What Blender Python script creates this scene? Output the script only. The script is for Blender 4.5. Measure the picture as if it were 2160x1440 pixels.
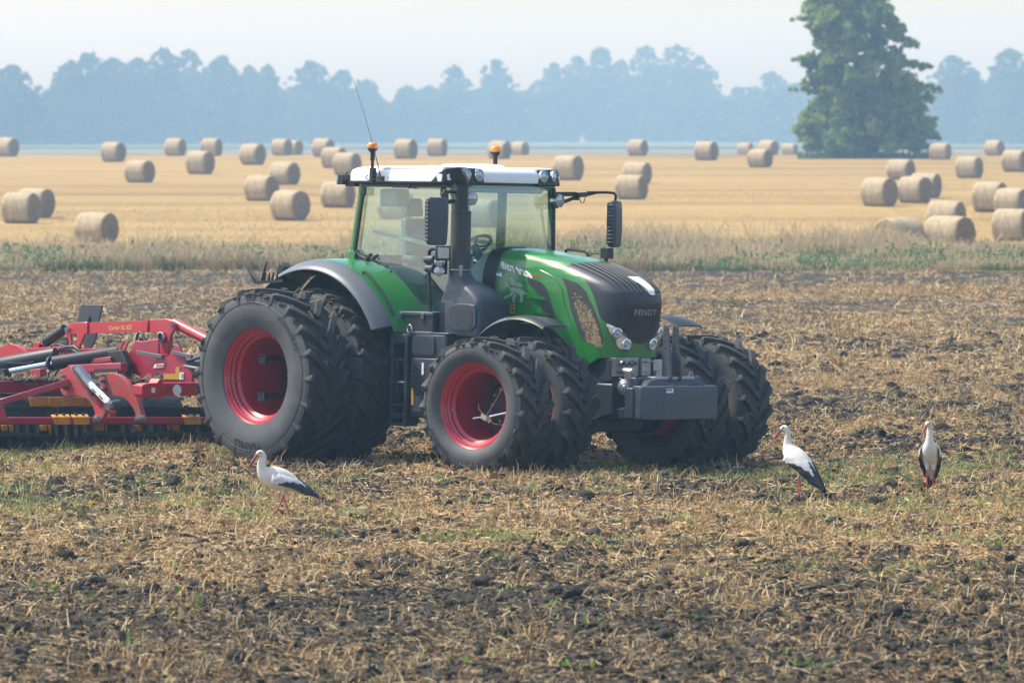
import bpy, bmesh, math, random
import numpy as np
from mathutils import Vector, Matrix, geometry

# ------------------------------------------------------------------ camera, sky, sun, exposure
SC = bpy.context.scene
for o in list(bpy.data.objects):
    bpy.data.objects.remove(o)
COL = SC.collection
R = math.radians
CAM_H = 3.83
FPX = 11700.0                      # focal length in pixels of the 2160 wide photograph
PITCH = math.atan((720 - 255) / FPX)
cam_d = bpy.data.cameras.new('camera')
cam_d.sensor_width = 36
cam_d.lens = FPX / 2160 * 36
cam_d.clip_start = 0.5
cam_d.clip_end = 8000
cam_d.dof.use_dof = True
cam_d.dof.focus_distance = 61.5
cam_d.dof.aperture_fstop = 4.5
cam = bpy.data.objects.new('camera', cam_d)
COL.objects.link(cam)
cam.location = (0, 0, CAM_H)
cam.rotation_euler = (R(90) - PITCH, 0, 0)
SC.camera = cam

SUN_EL = R(55)
SUN_AZ = Vector((-0.84, 0.30))     # towards the sun, on the ground
SUN_AZ.normalize()
W = bpy.data.worlds.new('World')
SC.world = W
W.use_nodes = True
wn = W.node_tree
bg = wn.nodes['Background']
sky = wn.nodes.new('ShaderNodeTexSky')
sky.sky_type = 'NISHITA'
sky.sun_disc = False
sky.sun_elevation = SUN_EL
sky.sun_rotation = math.atan2(SUN_AZ.x, SUN_AZ.y)
sky.altitude = 50
sky.air_density = 1.0
sky.dust_density = 2.05
sky.ozone_density = 0.8
bg.inputs['Strength'].default_value = 0.15
wn.links.new(sky.outputs[0], bg.inputs[0])

sun_d = bpy.data.lights.new('sun', 'SUN')
sun_d.energy = 3.0
sun_d.angle = R(0.6)
sun_d.color = (1.0, 0.965, 0.82)
sun = bpy.data.objects.new('sun', sun_d)
COL.objects.link(sun)
sdir = Vector((SUN_AZ.x * math.cos(SUN_EL), SUN_AZ.y * math.cos(SUN_EL), math.sin(SUN_EL)))
sun.rotation_euler = sdir.to_track_quat('Z', 'Y').to_euler()
sun.location = (-40, 60, 60)

SC.view_settings.view_transform = 'Standard'
SC.view_settings.look = 'None'
SC.view_settings.exposure = 1.04
SC.view_settings.gamma = 1
SC.cycles.max_bounces = 8
SC.cycles.transparent_max_bounces = 12
SC.cycles.volume_bounces = 0
SC.cycles.use_denoising = True
rng = np.random.default_rng(11)
random.seed(5)

# ------------------------------------------------------------------ helpers: materials
def nt_new(name):
    m = bpy.data.materials.new(name)
    m.use_nodes = True
    return m, m.node_tree, m.node_tree.nodes['Principled BSDF']

def PM(name, col, rough=.5, metal=0., coat=0., var=0., vscale=6., dirt=None, bump=0., bscale=40., spec=.5, attr=False, stretch=None, trans=0.):
    """plain procedural material: base colour varied by noise, optional dirt (colour, amount 0..1, scale), optional bump"""
    m, nt, p = nt_new(name)
    N, L = nt.nodes, nt.links
    p.inputs['Roughness'].default_value = rough
    p.inputs['Metallic'].default_value = metal
    p.inputs['Coat Weight'].default_value = coat
    p.inputs['Coat Roughness'].default_value = .12
    p.inputs['Specular IOR Level'].default_value = spec
    tc = N.new('ShaderNodeTexCoord')
    co = tc.outputs['Object']
    if stretch:
        mp = N.new('ShaderNodeMapping'); mp.inputs['Scale'].default_value = stretch
        L.new(co, mp.inputs[0]); co = mp.outputs[0]
    if attr:
        a = N.new('ShaderNodeVertexColor'); a.layer_name = 'Col'
        c = a.outputs['Color']
    else:
        r = N.new('ShaderNodeRGB'); r.outputs[0].default_value = (*col, 1); c = r.outputs[0]
    if var:
        n = N.new('ShaderNodeTexNoise'); n.inputs['Scale'].default_value = vscale; n.inputs['Detail'].default_value = 6
        L.new(co, n.inputs[0])
        mr = N.new('ShaderNodeMapRange'); mr.inputs[1].default_value = .3; mr.inputs[2].default_value = .7
        mr.inputs[3].default_value = 1 - var; mr.inputs[4].default_value = 1 + var
        L.new(n.outputs[0], mr.inputs[0])
        mx = N.new('ShaderNodeVectorMath'); mx.operation = 'SCALE'
        L.new(c, mx.inputs[0]); L.new(mr.outputs[0], mx.inputs['Scale']); c = mx.outputs[0]
    if dirt:
        dc, am, ds = dirt
        n = N.new('ShaderNodeTexNoise'); n.inputs['Scale'].default_value = ds; n.inputs['Detail'].default_value = 8
        n.inputs['Roughness'].default_value = .65
        L.new(co, n.inputs[0])
        mr = N.new('ShaderNodeMapRange'); mr.inputs[1].default_value = .62 - am * .3; mr.inputs[2].default_value = .8 - am * .25
        mr.inputs[4].default_value = .25 + .65 * am
        L.new(n.outputs[0], mr.inputs[0])
        mx = N.new('ShaderNodeMix'); mx.data_type = 'RGBA'; mx.inputs['B'].default_value = (*dc, 1)
        L.new(mr.outputs[0], mx.inputs['Factor']); L.new(c, mx.inputs['A']); c = mx.outputs['Result']
        rr = N.new('ShaderNodeMapRange'); rr.inputs[3].default_value = rough; rr.inputs[4].default_value = .9
        L.new(mr.outputs[0], rr.inputs[0]); L.new(rr.outputs[0], p.inputs['Roughness'])
    L.new(c, p.inputs['Base Color'])
    if bump:
        n = N.new('ShaderNodeTexNoise'); n.inputs['Scale'].default_value = bscale; n.inputs['Detail'].default_value = 8
        L.new(co, n.inputs[0])
        b = N.new('ShaderNodeBump'); b.inputs['Strength'].default_value = bump; b.inputs['Distance'].default_value = .02
        L.new(n.outputs[0], b.inputs['Height']); L.new(b.outputs[0], p.inputs['Normal'])
    if trans:
        p.inputs['Subsurface Weight'].default_value = 0
        td = N.new('ShaderNodeBsdfTranslucent'); L.new(c, td.inputs[0])
        mxs = N.new('ShaderNodeMixShader'); mxs.inputs[0].default_value = trans
        out = N['Material Output']
        L.new(p.outputs[0], mxs.inputs[1]); L.new(td.outputs[0], mxs.inputs[2]); L.new(mxs.outputs[0], out.inputs[0])
    return m

def glass_mat(name, tint, refl=1.0):
    m, nt, p = nt_new(name)
    N, L = nt.nodes, nt.links
    N.remove(p)
    t = N.new('ShaderNodeBsdfTransparent'); t.inputs[0].default_value = (*tint, 1)
    g = N.new('ShaderNodeBsdfGlossy'); g.inputs['Roughness'].default_value = .02
    f = N.new('ShaderNodeLayerWeight'); f.inputs[0].default_value = .5
    w = N.new('ShaderNodeMath'); w.operation = 'POWER'; w.inputs[1].default_value = 4.0
    L.new(f.outputs['Facing'], w.inputs[0])
    k = N.new('ShaderNodeMath'); k.operation = 'MULTIPLY_ADD'; k.inputs[1].default_value = .8; k.inputs[2].default_value = refl
    L.new(w.outputs[0], k.inputs[0])
    mx = N.new('ShaderNodeMixShader')
    L.new(k.outputs[0], mx.inputs[0]); L.new(t.outputs[0], mx.inputs[1]); L.new(g.outputs[0], mx.inputs[2])
    L.new(mx.outputs[0], N['Material Output'].inputs[0])
    return m

SOIL_D = (.040, .034, .026)
MUD = (.050, .041, .030)
DUST = (.13, .115, .095)
M = {}
M['green'] = PM('green_paint', (.012, .165, .022), .32, coat=.4, var=.07, vscale=3, dirt=((.10, .15, .06), .22, 6))
M['green_light'] = PM('green_paint_light', (.05, .24, .07), .35, coat=.4, var=.05)
M['white'] = PM('white_roof_paint', (.74, .74, .73), .4, coat=.3, var=.05, vscale=2, dirt=((.5, .47, .42), .12, 5))
M['grey'] = PM('grey_plastic', (.040, .047, .062), .5, var=.08, vscale=9, dirt=((.07, .065, .06), .10, 14))
M['fender_grey'] = PM('fender_grey_plastic', (.092, .098, .112), .42, var=.08, vscale=5)
M['dark'] = PM('dark_frame_paint', (.018, .021, .028), .5, var=.15, vscale=10, dirt=(MUD, .15, 12))
M['chassis'] = PM('chassis_grey_paint', (.030, .036, .048), .45, var=.12, vscale=8, dirt=(MUD, .15, 10))
M['black'] = PM('black_plastic', (.008, .009, .012), .45, var=.1)
M['blackpipe'] = PM('black_heat_paint', (.018, .018, .021), .5, var=.15, vscale=10)
M['rubber'] = PM('tyre_rubber', (.017, .017, .019), .72, var=.25, vscale=5, dirt=((.085, .064, .047), .52, 9), bump=.25, bscale=30)
M['sidewall'] = PM('tyre_sidewall_rubber', (.056, .058, .061), .64, var=.28, vscale=2.2, dirt=((.135, .115, .09), .40, 3.2))
M['lettering'] = PM('moulded_tyre_lettering', (.016, .017, .019), .7)
M['mud'] = PM('caked_mud', (.050, .040, .032), .95, var=.4, vscale=20, bump=.6, bscale=40)
M['rim'] = PM('red_rim_paint', (.36, .007, .026), .35, coat=.35, var=.05, vscale=4, dirt=((.20, .02, .03), .15, 6))
M['rimdark'] = PM('shaded_rim_disc_paint', (.05, .005, .010), .6, var=.1)  # darkened rim red, shade of the deep recess put into the colour
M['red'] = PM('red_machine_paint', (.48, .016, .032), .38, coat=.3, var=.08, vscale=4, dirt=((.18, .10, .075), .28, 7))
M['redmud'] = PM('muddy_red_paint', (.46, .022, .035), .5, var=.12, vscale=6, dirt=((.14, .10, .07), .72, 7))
M['darkred'] = PM('shaded_red_beam_paint', (.32, .012, .040), .42, coat=.2, var=.1, vscale=5, dirt=((.12, .06, .05), .2, 8))  # darker copy of the machine red, with the beams' shade in it
M['yellow'] = PM('yellow_machine_paint', (.55, .24, .02), .5, var=.12, dirt=((.12, .08, .05), .35, 10))
M['sticker'] = PM('yellow_sticker', (.44, .25, .01), .6, dirt=((.1, .07, .04), .2, 8))
M['chrome'] = PM('chrome_rod', (.75, .77, .80), .12, metal=1)
M['steel'] = PM('worn_steel', (.33, .33, .34), .4, metal=.8, var=.2, dirt=(MUD, .2, 10))
M['steeldark'] = PM('dark_board_shade_steel', (.016, .016, .018), .6, var=.25, vscale=8, dirt=((.03, .025, .02), .4, 6))  # dark boards; on sheet and discs it carries the shade below the bar
M['hose'] = PM('black_hose_rubber', (.020, .020, .022), .5, var=.1)
M['orange'] = PM('orange_beacon_lens', (.85, .24, .01), .2, coat=.5)
M['lampglass'] = PM('clear_lamp_lens', (.36, .38, .40), .10, coat=1, metal=.35, var=.35, vscale=70)
M['reflector'] = PM('lamp_reflector', (.75, .76, .78), .15, metal=1)
M['lampbody'] = PM('lamp_bezel', (.16, .17, .18), .18, coat=.6, metal=.5)
M['silver'] = PM('silver_badge', (.75, .76, .78), .25, metal=.7)
M['badgewhite'] = PM('white_badge', (.88, .88, .88), .3, coat=.5)
M['decalwhite'] = PM('white_decal', (.72, .75, .74), .4)
M['decalred'] = PM('red_decal', (.50, .02, .02), .4)
M['decalknight'] = PM('pale_decal', (.22, .34, .24), .45, var=.2, vscale=30)
M['decalyellow'] = PM('yellow_letter_decal', (.70, .48, .10), .5)
M['greyletter'] = PM('grey_letters', (.30, .30, .30), .4, metal=.3)
M['blue'] = PM('blue_decal', (.05, .15, .50), .5)
M['rubber'].diffuse_color = (.02, .02, .02, 1)
M['glass'] = glass_mat('tinted_cab_glass', (.75, .90, .88), .15)
M['seat'] = PM('seat_fabric', (.10, .16, .16), .85, var=.1)
M['interior'] = PM('cab_trim', (.30, .36, .34), .7, var=.05)
M['interiordark'] = PM('dark_cab_trim', (.09, .12, .13), .7)
M['mirrorglass'] = PM('mirror_glass', (.8, .8, .8), .03, metal=1)

def mesh_mat(name, col, hole, scale, ax='xz'):
    """perforated sheet: a real hexagon-like pattern of dark holes"""
    m, nt, p = nt_new(name)
    N, L = nt.nodes, nt.links
    tc = N.new('ShaderNodeTexCoord')
    mp = N.new('ShaderNodeMapping'); mp.inputs['Scale'].default_value = (scale, scale, scale)
    L.new(tc.outputs['Object'], mp.inputs[0])
    v = N.new('ShaderNodeTexVoronoi'); v.inputs['Randomness'].default_value = 0.0; v.inputs['Scale'].default_value = 1
    L.new(mp.outputs[0], v.inputs[0])
    r = N.new('ShaderNodeMapRange'); r.inputs[1].default_value = .30; r.inputs[2].default_value = .36
    L.new(v.outputs['Distance'], r.inputs[0])
    mx = N.new('ShaderNodeMix'); mx.data_type = 'RGBA'
    mx.inputs['A'].default_value = (*hole, 1); mx.inputs['B'].default_value = (*col, 1)
    L.new(r.outputs[0], mx.inputs['Factor']); L.new(mx.outputs['Result'], p.inputs['Base Color'])
    p.inputs['Roughness'].default_value = .55
    return m
M['mesh'] = mesh_mat('perforated_side_mesh', (.022, .024, .028), (.003, .003, .004), 48)
M['grillemesh'] = PM('black_grille_mesh', (.013, .016, .022), .42, var=.15, vscale=120, coat=.05)
M['meshpanel'] = PM('fine_dark_mesh', (.030, .033, .030), .6, var=.3, vscale=160)

def perf_pipe_mat():
    m, nt, p = nt_new('perforated_exhaust_cover')
    N, L = nt.nodes, nt.links
    tc = N.new('ShaderNodeTexCoord'); sx = N.new('ShaderNodeSeparateXYZ'); L.new(tc.outputs['UV'], sx.inputs[0])
    def mth(op, a, b=None):
        n = N.new('ShaderNodeMath'); n.operation = op
        for i, q in enumerate((a, b)):
            if q is None: continue
            if isinstance(q, (int, float)): n.inputs[i].default_value = q
            else: L.new(q, n.inputs[i])
        return n.outputs[0]
    u = mth('MULTIPLY', sx.outputs[0], 30.0); v = mth('MULTIPLY', sx.outputs[1], 30.0)
    row = mth('FLOOR', v)
    off = mth('MULTIPLY', mth('MODULO', row, 2.0), .5)
    fu = mth('SUBTRACT', mth('FRACT', mth('ADD', u, off)), .5); fv = mth('SUBTRACT', mth('FRACT', v), .5)
    d = mth('SQRT', mth('ADD', mth('MULTIPLY', fu, fu), mth('MULTIPLY', fv, fv)))
    hole = mth('LESS_THAN', d, .27)
    inr = mth('MULTIPLY', hole, mth('LESS_THAN', sx.outputs[1], .84))
    mx = N.new('ShaderNodeMix'); mx.data_type = 'RGBA'
    mx.inputs['A'].default_value = (.033, .034, .038, 1); mx.inputs['B'].default_value = (.004, .004, .005, 1)
    L.new(inr, mx.inputs['Factor']); L.new(mx.outputs['Result'], p.inputs['Base Color'])
    p.inputs['Roughness'].default_value = .5
    return m
M['perf'] = perf_pipe_mat()

# ------------------------------------------------------------------ helpers: meshes and objects
def perp(d):
    d = Vector(d).normalized()
    a = Vector((0, 0, 1)) if abs(d.z) < .9 else Vector((1, 0, 0))
    u = d.cross(a).normalized()
    return u, d.cross(u).normalized()

class MB:
    def __init__(s):
        s.v, s.f, s.m = [], [], []
    def add(s, vs, fs, m=0):
        o = len(s.v)
        s.v += [tuple(p) for p in vs]
        s.f += [tuple(i + o for i in f) for f in fs]
        s.m += [m] * len(fs)
        return s
    def box(s, c, d, rot=None, m=0):
        h = [Vector((x * d[0] / 2, y * d[1] / 2, z * d[2] / 2)) for x in (-1, 1) for y in (-1, 1) for z in (-1, 1)]
        if rot is not None: h = [rot @ p for p in h]
        c = Vector(c)
        return s.add([c + p for p in h], [(0, 1, 3, 2), (4, 6, 7, 5), (0, 4, 5, 1), (2, 3, 7, 6), (0, 2, 6, 4), (1, 5, 7, 3)], m)
    def span(s, a, b, m=0):
        return s.box([(p + q) / 2 for p, q in zip(a, b)], [abs(p - q) for p, q in zip(a, b)], None, m)
    def bar(s, p0, p1, w, h, up=(0, 0, 1), m=0):
        """rectangular bar from p0 to p1, width w sideways, height h along up"""
        p0, p1 = Vector(p0), Vector(p1); d = (p1 - p0); l = d.length; d.normalize()
        u = Vector(up); sd = d.cross(u).normalized(); u = sd.cross(d).normalized()
        rot = Matrix((d, sd, u)).transposed()
        return s.box((p0 + p1) / 2, (l, w, h), rot, m)
    def tube(s, pts, r, n=10, m=0, cap=True):
        pts = [Vector(p) for p in pts]; k = len(pts)
        rs = r if isinstance(r, (list, tuple)) else [r] * k
        o = len(s.v); u = None; rings = []
        for i, p in enumerate(pts):
            d = (pts[min(i + 1, k - 1)] - pts[max(i - 1, 0)]).normalized()
            if u is None: u, w = perp(d)
            else:
                u = (u - d * u.dot(d)).normalized(); w = d.cross(u).normalized()
            rings.append([p + (u * math.cos(a) + w * math.sin(a)) * rs[i] for a in [2 * math.pi * j / n for j in range(n)]])
        return s.loft(rings, True, cap, m)
    def cyl(s, p0, p1, r0, r1=None, n=20, m=0, cap=True):
        return s.tube([p0, p1], [r0, r0 if r1 is None else r1], n, m, cap)
    def loft(s, rings, closed=True, cap=True, m=0):
        n = len(rings[0]); vs = [p for r in rings for p in r]; fs = []
        for i in range(len(rings) - 1):
            for j in range(n if closed else n - 1):
                a, b = i * n + j, i * n + (j + 1) % n
                fs.append((a, b, b + n, a + n))
        if cap:
            fs.append(tuple(reversed(range(n)))); fs.append(tuple(range((len(rings) - 1) * n, len(rings) * n)))
        return s.add(vs, fs, m)
    def lathe(s, prof, org, axis, n=32, m=0, mfun=None, a0=0, a1=2 * math.pi):
        """prof [(radius, height along axis)]"""
        org = Vector(org); d = Vector(axis).normalized(); u, w = perp(d)
        full = abs(a1 - a0 - 2 * math.pi) < 1e-6; cnt = n if full else n + 1
        vs = []
        for r, h in prof:
            for j in range(cnt):
                a = a0 + (a1 - a0) * j / n
                vs.append(org + d * h + (u * math.cos(a) + w * math.sin(a)) * r)
        for i in range(len(prof) - 1):
            fs = []
            for j in range(n):
                b = (j + 1) % cnt
                fs.append((i * cnt + j, i * cnt + b, (i + 1) * cnt + b, (i + 1) * cnt + j))
            if i == 0: s.add(vs, fs, mfun(i) if mfun else m); base = len(s.v) - len(vs)
            else:
                s.f += [tuple(q + base for q in f) for f in fs]; s.m += [mfun(i) if mfun else m] * len(fs)
        return s
    def prism(s, poly, ax, a, b, m=0):
        """polygon in the plane normal to ax ('x','y','z'), extruded from a to b"""
        def P(p, h): return {'x': (h, p[0], p[1]), 'y': (p[0], h, p[1]), 'z': (p[0], p[1], h)}[ax]
        n = len(poly); tri = geometry.tessellate_polygon([[Vector((p[0], p[1], 0)) for p in poly]])
        vs = [P(p, a) for p in poly] + [P(p, b) for p in poly]
        fs = [tuple(t) for t in tri] + [tuple(reversed([q + n for q in t])) for t in tri]
        fs += [(i, (i + 1) % n, (i + 1) % n + n, i + n) for i in range(n)]
        return s.add(vs, fs, m)
    def ball(s, c, r, n=14, k=9, m=0):
        r = (r, r, r) if isinstance(r, (int, float)) else r
        rings = []
        for i in range(k + 1):
            t = math.pi * i / k; q = max(math.sin(t), .02)
            rings.append([(c[0] + r[0] * q * math.cos(2 * math.pi * j / n), c[1] + r[1] * q * math.sin(2 * math.pi * j / n), c[2] + r[2] * math.cos(t)) for j in range(n)])
        return s.loft(rings, True, True, m)
    def build(s, name, mats, parent=None, smooth=40, bevel=0., weld=False):
        me = bpy.data.meshes.new(name)
        me.from_pydata(s.v, [], s.f)
        mats = mats if isinstance(mats, (list, tuple)) else [mats]
        for q in mats: me.materials.append(M[q] if isinstance(q, str) else q)
        me.polygons.foreach_set('material_index', s.m)
        bm = bmesh.new(); bm.from_mesh(me)
        if weld: bmesh.ops.remove_doubles(bm, verts=bm.verts, dist=1e-5)
        bmesh.ops.recalc_face_normals(bm, faces=bm.faces)
        bm.to_mesh(me); bm.free()
        if smooth:
            me.polygons.foreach_set('use_smooth', [True] * len(me.polygons))
            me.set_sharp_from_angle(angle=R(smooth))
        me.update()
        o = bpy.data.objects.new(name, me); COL.objects.link(o)
        if parent is not None: o.parent = parent
        if bevel:
            b = o.modifiers.new('bevel', 'BEVEL'); b.width = bevel; b.segments = 2; b.limit_method = 'ANGLE'; b.angle_limit = R(35)
        return o

def empty(name, parent=None, loc=(0, 0, 0), rot=(0, 0, 0)):
    o = bpy.data.objects.new(name, None); COL.objects.link(o)
    o.location = loc; o.rotation_euler = rot; o.empty_display_size = .2
    if parent is not None: o.parent = parent
    return o

def tag(o, label=None, cat=None, group=None, kind=None):
    if label: o['label'] = label
    if cat: o['category'] = cat
    if group: o['group'] = group
    if kind: o['kind'] = kind
    return o

def copy_tree(o, parent=None):
    c = o.copy(); COL.objects.link(c)
    if parent is not None: c.parent = parent
    for ch in list(o.children): copy_tree(ch, c)
    return c

def np_mesh(name, verts, faces, mat, col=None, smooth=False, parent=None):
    """verts (N,3), faces (K,3|4) numpy arrays"""
    me = bpy.data.meshes.new(name)
    k = faces.shape[1]
    me.vertices.add(len(verts)); me.vertices.foreach_set('co', verts.astype(np.float32).ravel())
    me.loops.add(faces.size); me.loops.foreach_set('vertex_index', faces.astype(np.int32).ravel())
    me.polygons.add(len(faces)); me.polygons.foreach_set('loop_start', np.arange(0, faces.size, k, dtype=np.int32))
    me.update(calc_edges=True)
    if col is not None:
        a = me.color_attributes.new('Col', 'FLOAT_COLOR', 'POINT')
        c4 = np.ones((len(verts), 4), np.float32); c4[:, :3] = col
        a.data.foreach_set('color', c4.ravel())
    if smooth: me.polygons.foreach_set('use_smooth', np.ones(len(faces), bool))
    me.materials.append(M[mat] if isinstance(mat, str) else mat)
    me.update()
    o = bpy.data.objects.new(name, me); COL.objects.link(o)
    if parent is not None: o.parent = parent
    return o

def quad_strip_mesh(name, P, Wd, col, mat, parent=None):
    """P (N,k,3) points along each blade, Wd (N,k,3) half-width vectors, col (N,3)"""
    N, k, _ = P.shape
    v = np.stack([P - Wd, P + Wd], 2).reshape(N * k * 2, 3)
    base = (np.arange(N) * k * 2)[:, None]
    fs = [np.concatenate([base + 2 * i, base + 2 * i + 1, base + 2 * i + 3, base + 2 * i + 2], 1) for i in range(k - 1)]
    f = np.concatenate(fs, 0)
    c = np.repeat(col, k * 2, 0)
    return np_mesh(name, v, f, mat, c, parent=parent)

def text_mesh(txt, shear=0., bold=.0):
    cu = bpy.data.curves.new('t', 'FONT'); cu.body = txt; cu.size = 1; cu.shear = shear; cu.offset = bold; cu.space_character = 1 + bold * 4
    cu.resolution_u = 3
    ob = bpy.data.objects.new('t', cu); COL.objects.link(ob)
    bpy.context.view_layer.update()
    me = bpy.data.meshes.new_from_object(ob.evaluated_get(bpy.context.evaluated_depsgraph_get()))
    bm = bmesh.new(); bm.from_mesh(me); bmesh.ops.triangulate(bm, faces=bm.faces)
    for _ in range(1): bmesh.ops.subdivide_edges(bm, edges=[e for e in bm.edges if e.calc_length() > .25], cuts=1)
    bmesh.ops.triangulate(bm, faces=bm.faces)
    vs = [(v.co.x, v.co.y) for v in bm.verts]; bm.verts.index_update()
    fs = [tuple(v.index for v in f.verts) for f in bm.faces]
    bm.free(); bpy.data.meshes.remove(me); bpy.data.objects.remove(ob); bpy.data.curves.remove(cu)
    xs = [v[0] for v in vs]; x0, x1 = min(xs), max(xs)
    h = .72
    return [((x - x0) / (x1 - x0), y / h) for x, y in vs], fs

# value noise
def _hash(ix, iy, seed):
    n = (ix.astype(np.int64) * 374761393 + iy.astype(np.int64) * 668265263 + seed * 1274126177) & 0xffffffff
    n = ((n ^ (n >> 13)) * 1274126177) & 0xffffffff
    n = ((n ^ (n >> 16)) * 2246822519) & 0xffffffff
    return ((n ^ (n >> 15)) & 0xffff) / 65535.0
def vnoise(x, y, seed=0):
    ix, iy = np.floor(x), np.floor(y); fx, fy = x - ix, y - iy
    fx = fx * fx * (3 - 2 * fx); fy = fy * fy * (3 - 2 * fy)
    a = _hash(ix, iy, seed); b = _hash(ix + 1, iy, seed); c = _hash(ix, iy + 1, seed); d = _hash(ix + 1, iy + 1, seed)
    return (a * (1 - fx) + b * fx) * (1 - fy) + (c * (1 - fx) + d * fx) * fy
def fbm(x, y, seed=0, oct=4):
    s = 0; a = .5; t = 0
    for i in range(oct):
        s = s + a * vnoise(x * 2 ** i + 17.3 * i, y * 2 ** i - 9.1 * i, seed + i * 7); t += a; a *= .55
    return s / t

# ------------------------------------------------------------------ tractor frame of reference
TX, TY = -1.181, 63.16
TH, RO, PI_ = .787, -.024, -.001
_f = np.array([math.cos(TH), -math.sin(TH), 0]); _l = np.array([math.sin(TH), math.cos(TH), 0]); _u = np.array([0, 0, 1.])
_Rx = np.array([[1, 0, 0], [0, math.cos(RO), -math.sin(RO)], [0, math.sin(RO), math.cos(RO)]])
_Ry = np.array([[math.cos(PI_), 0, math.sin(PI_)], [0, 1, 0], [-math.sin(PI_), 0, math.cos(PI_)]])
TM = np.stack([_f, _l, _u], 1) @ _Ry @ _Rx
T0 = np.array([TX, TY, 0.])
TMAT = Matrix.Translation(Vector(T0)) @ Matrix(TM.tolist()).to_4x4()
def U(px, py, ax, val):
    """tractor-frame point that the photograph shows at (px, py), on the plane ax = val"""
    d = np.array([(px - 1080) / FPX, 1, -(py - 720) / FPX])
    cp, sp = math.cos(PITCH), math.sin(PITCH)
    d = np.array([d[0], d[1] * cp + d[2] * sp, -d[1] * sp + d[2] * cp])
    o = TM.T @ (np.array([0, 0, CAM_H]) - T0); d = TM.T @ d
    k = 'xyz'.index(ax); t = (val - o[k]) / d[k]
    return Vector((o + t * d).tolist())

# terrain
TD = [0, 140, 170, 215, 240, 260, 300, 340, 380, 430, 480, 560, 700, 1500, 2200]
TZ = [0, 0, -.3, -.85, -.45, -.05, .3, .75, 1.05, 1.1, .85, .2, -.5, -2.6, -2.6]
def base_h(x, y):
    l = (x - TX) * _l[0] + (y - TY) * _l[1]; f = (x - TX) * _f[0] + (y - TY) * _f[1] - 1.0
    w = 1 / (1 + ((l / 4.2) ** 2 + (f / 6.0) ** 2) ** 2)
    return np.interp(y, TD, TZ) - .024 * l * w
def soil_h(x, y):
    fade = np.clip(1.4 - y / 150, .3, 1)
    h = base_h(x, y) + fade * ((fbm(x * .9, y * .9, 3, 3) - .5) * .10)
    b = vnoise(x * 4.3, y * 4.3, 21); c = vnoise(x * 10, y * 10, 22)
    d = vnoise(x * 21, y * 21, 23)
    h = h + fade * (np.maximum(b - .5, 0) * .03 + (c - .5) * .050 + (d - .5) * .055)
    return h
def cover(x, y):
    """share of the soil hidden by straw, 0..1"""
    n = fbm(x * .42, y * .30, 41, 4); n2 = fbm(x * 2.1, y * 1.6, 43, 3)
    n3 = vnoise(x * 6.5, y * 5.0, 47) * .6 + vnoise(x * 13, y * 9, 48) * .4
    b = -.05 * (y > 46) + np.interp(y, [34, 40, 44.5, 47, 55, 60, 66, 90, 126, 131, 139, 150], [.34, .36, .40, .60, .58, .54, .54, .53, .50, .14, .16, .25])
    am = np.interp(y, [43, 49], [.5, 1])
    return np.clip(b + ((n - .5) * 1.25 + (n2 - .5) * 1.0 + (n3 - .5) * .75) * am, 0.02, 1)
# ------------------------------------------------------------------ ground
def grid_mesh(name, xs, ys, hf, mat, colf=None):
    X = np.stack([x(ys) if callable(x) else np.full_like(ys, x) for x in xs], 1)
    Y = np.repeat(ys[:, None], len(xs), 1)
    Z = hf(X, Y)
    v = np.stack([X, Y, Z], -1).reshape(-1, 3)
    ny, nx = X.shape
    i = (np.arange(ny - 1)[:, None] * nx + np.arange(nx - 1)[None]).ravel()
    f = np.stack([i, i + 1, i + nx + 1, i + nx], 1)
    c = colf(X, Y).reshape(-1, 3) if colf else None
    return np_mesh(name, v, f, mat, c, smooth=True)

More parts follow.
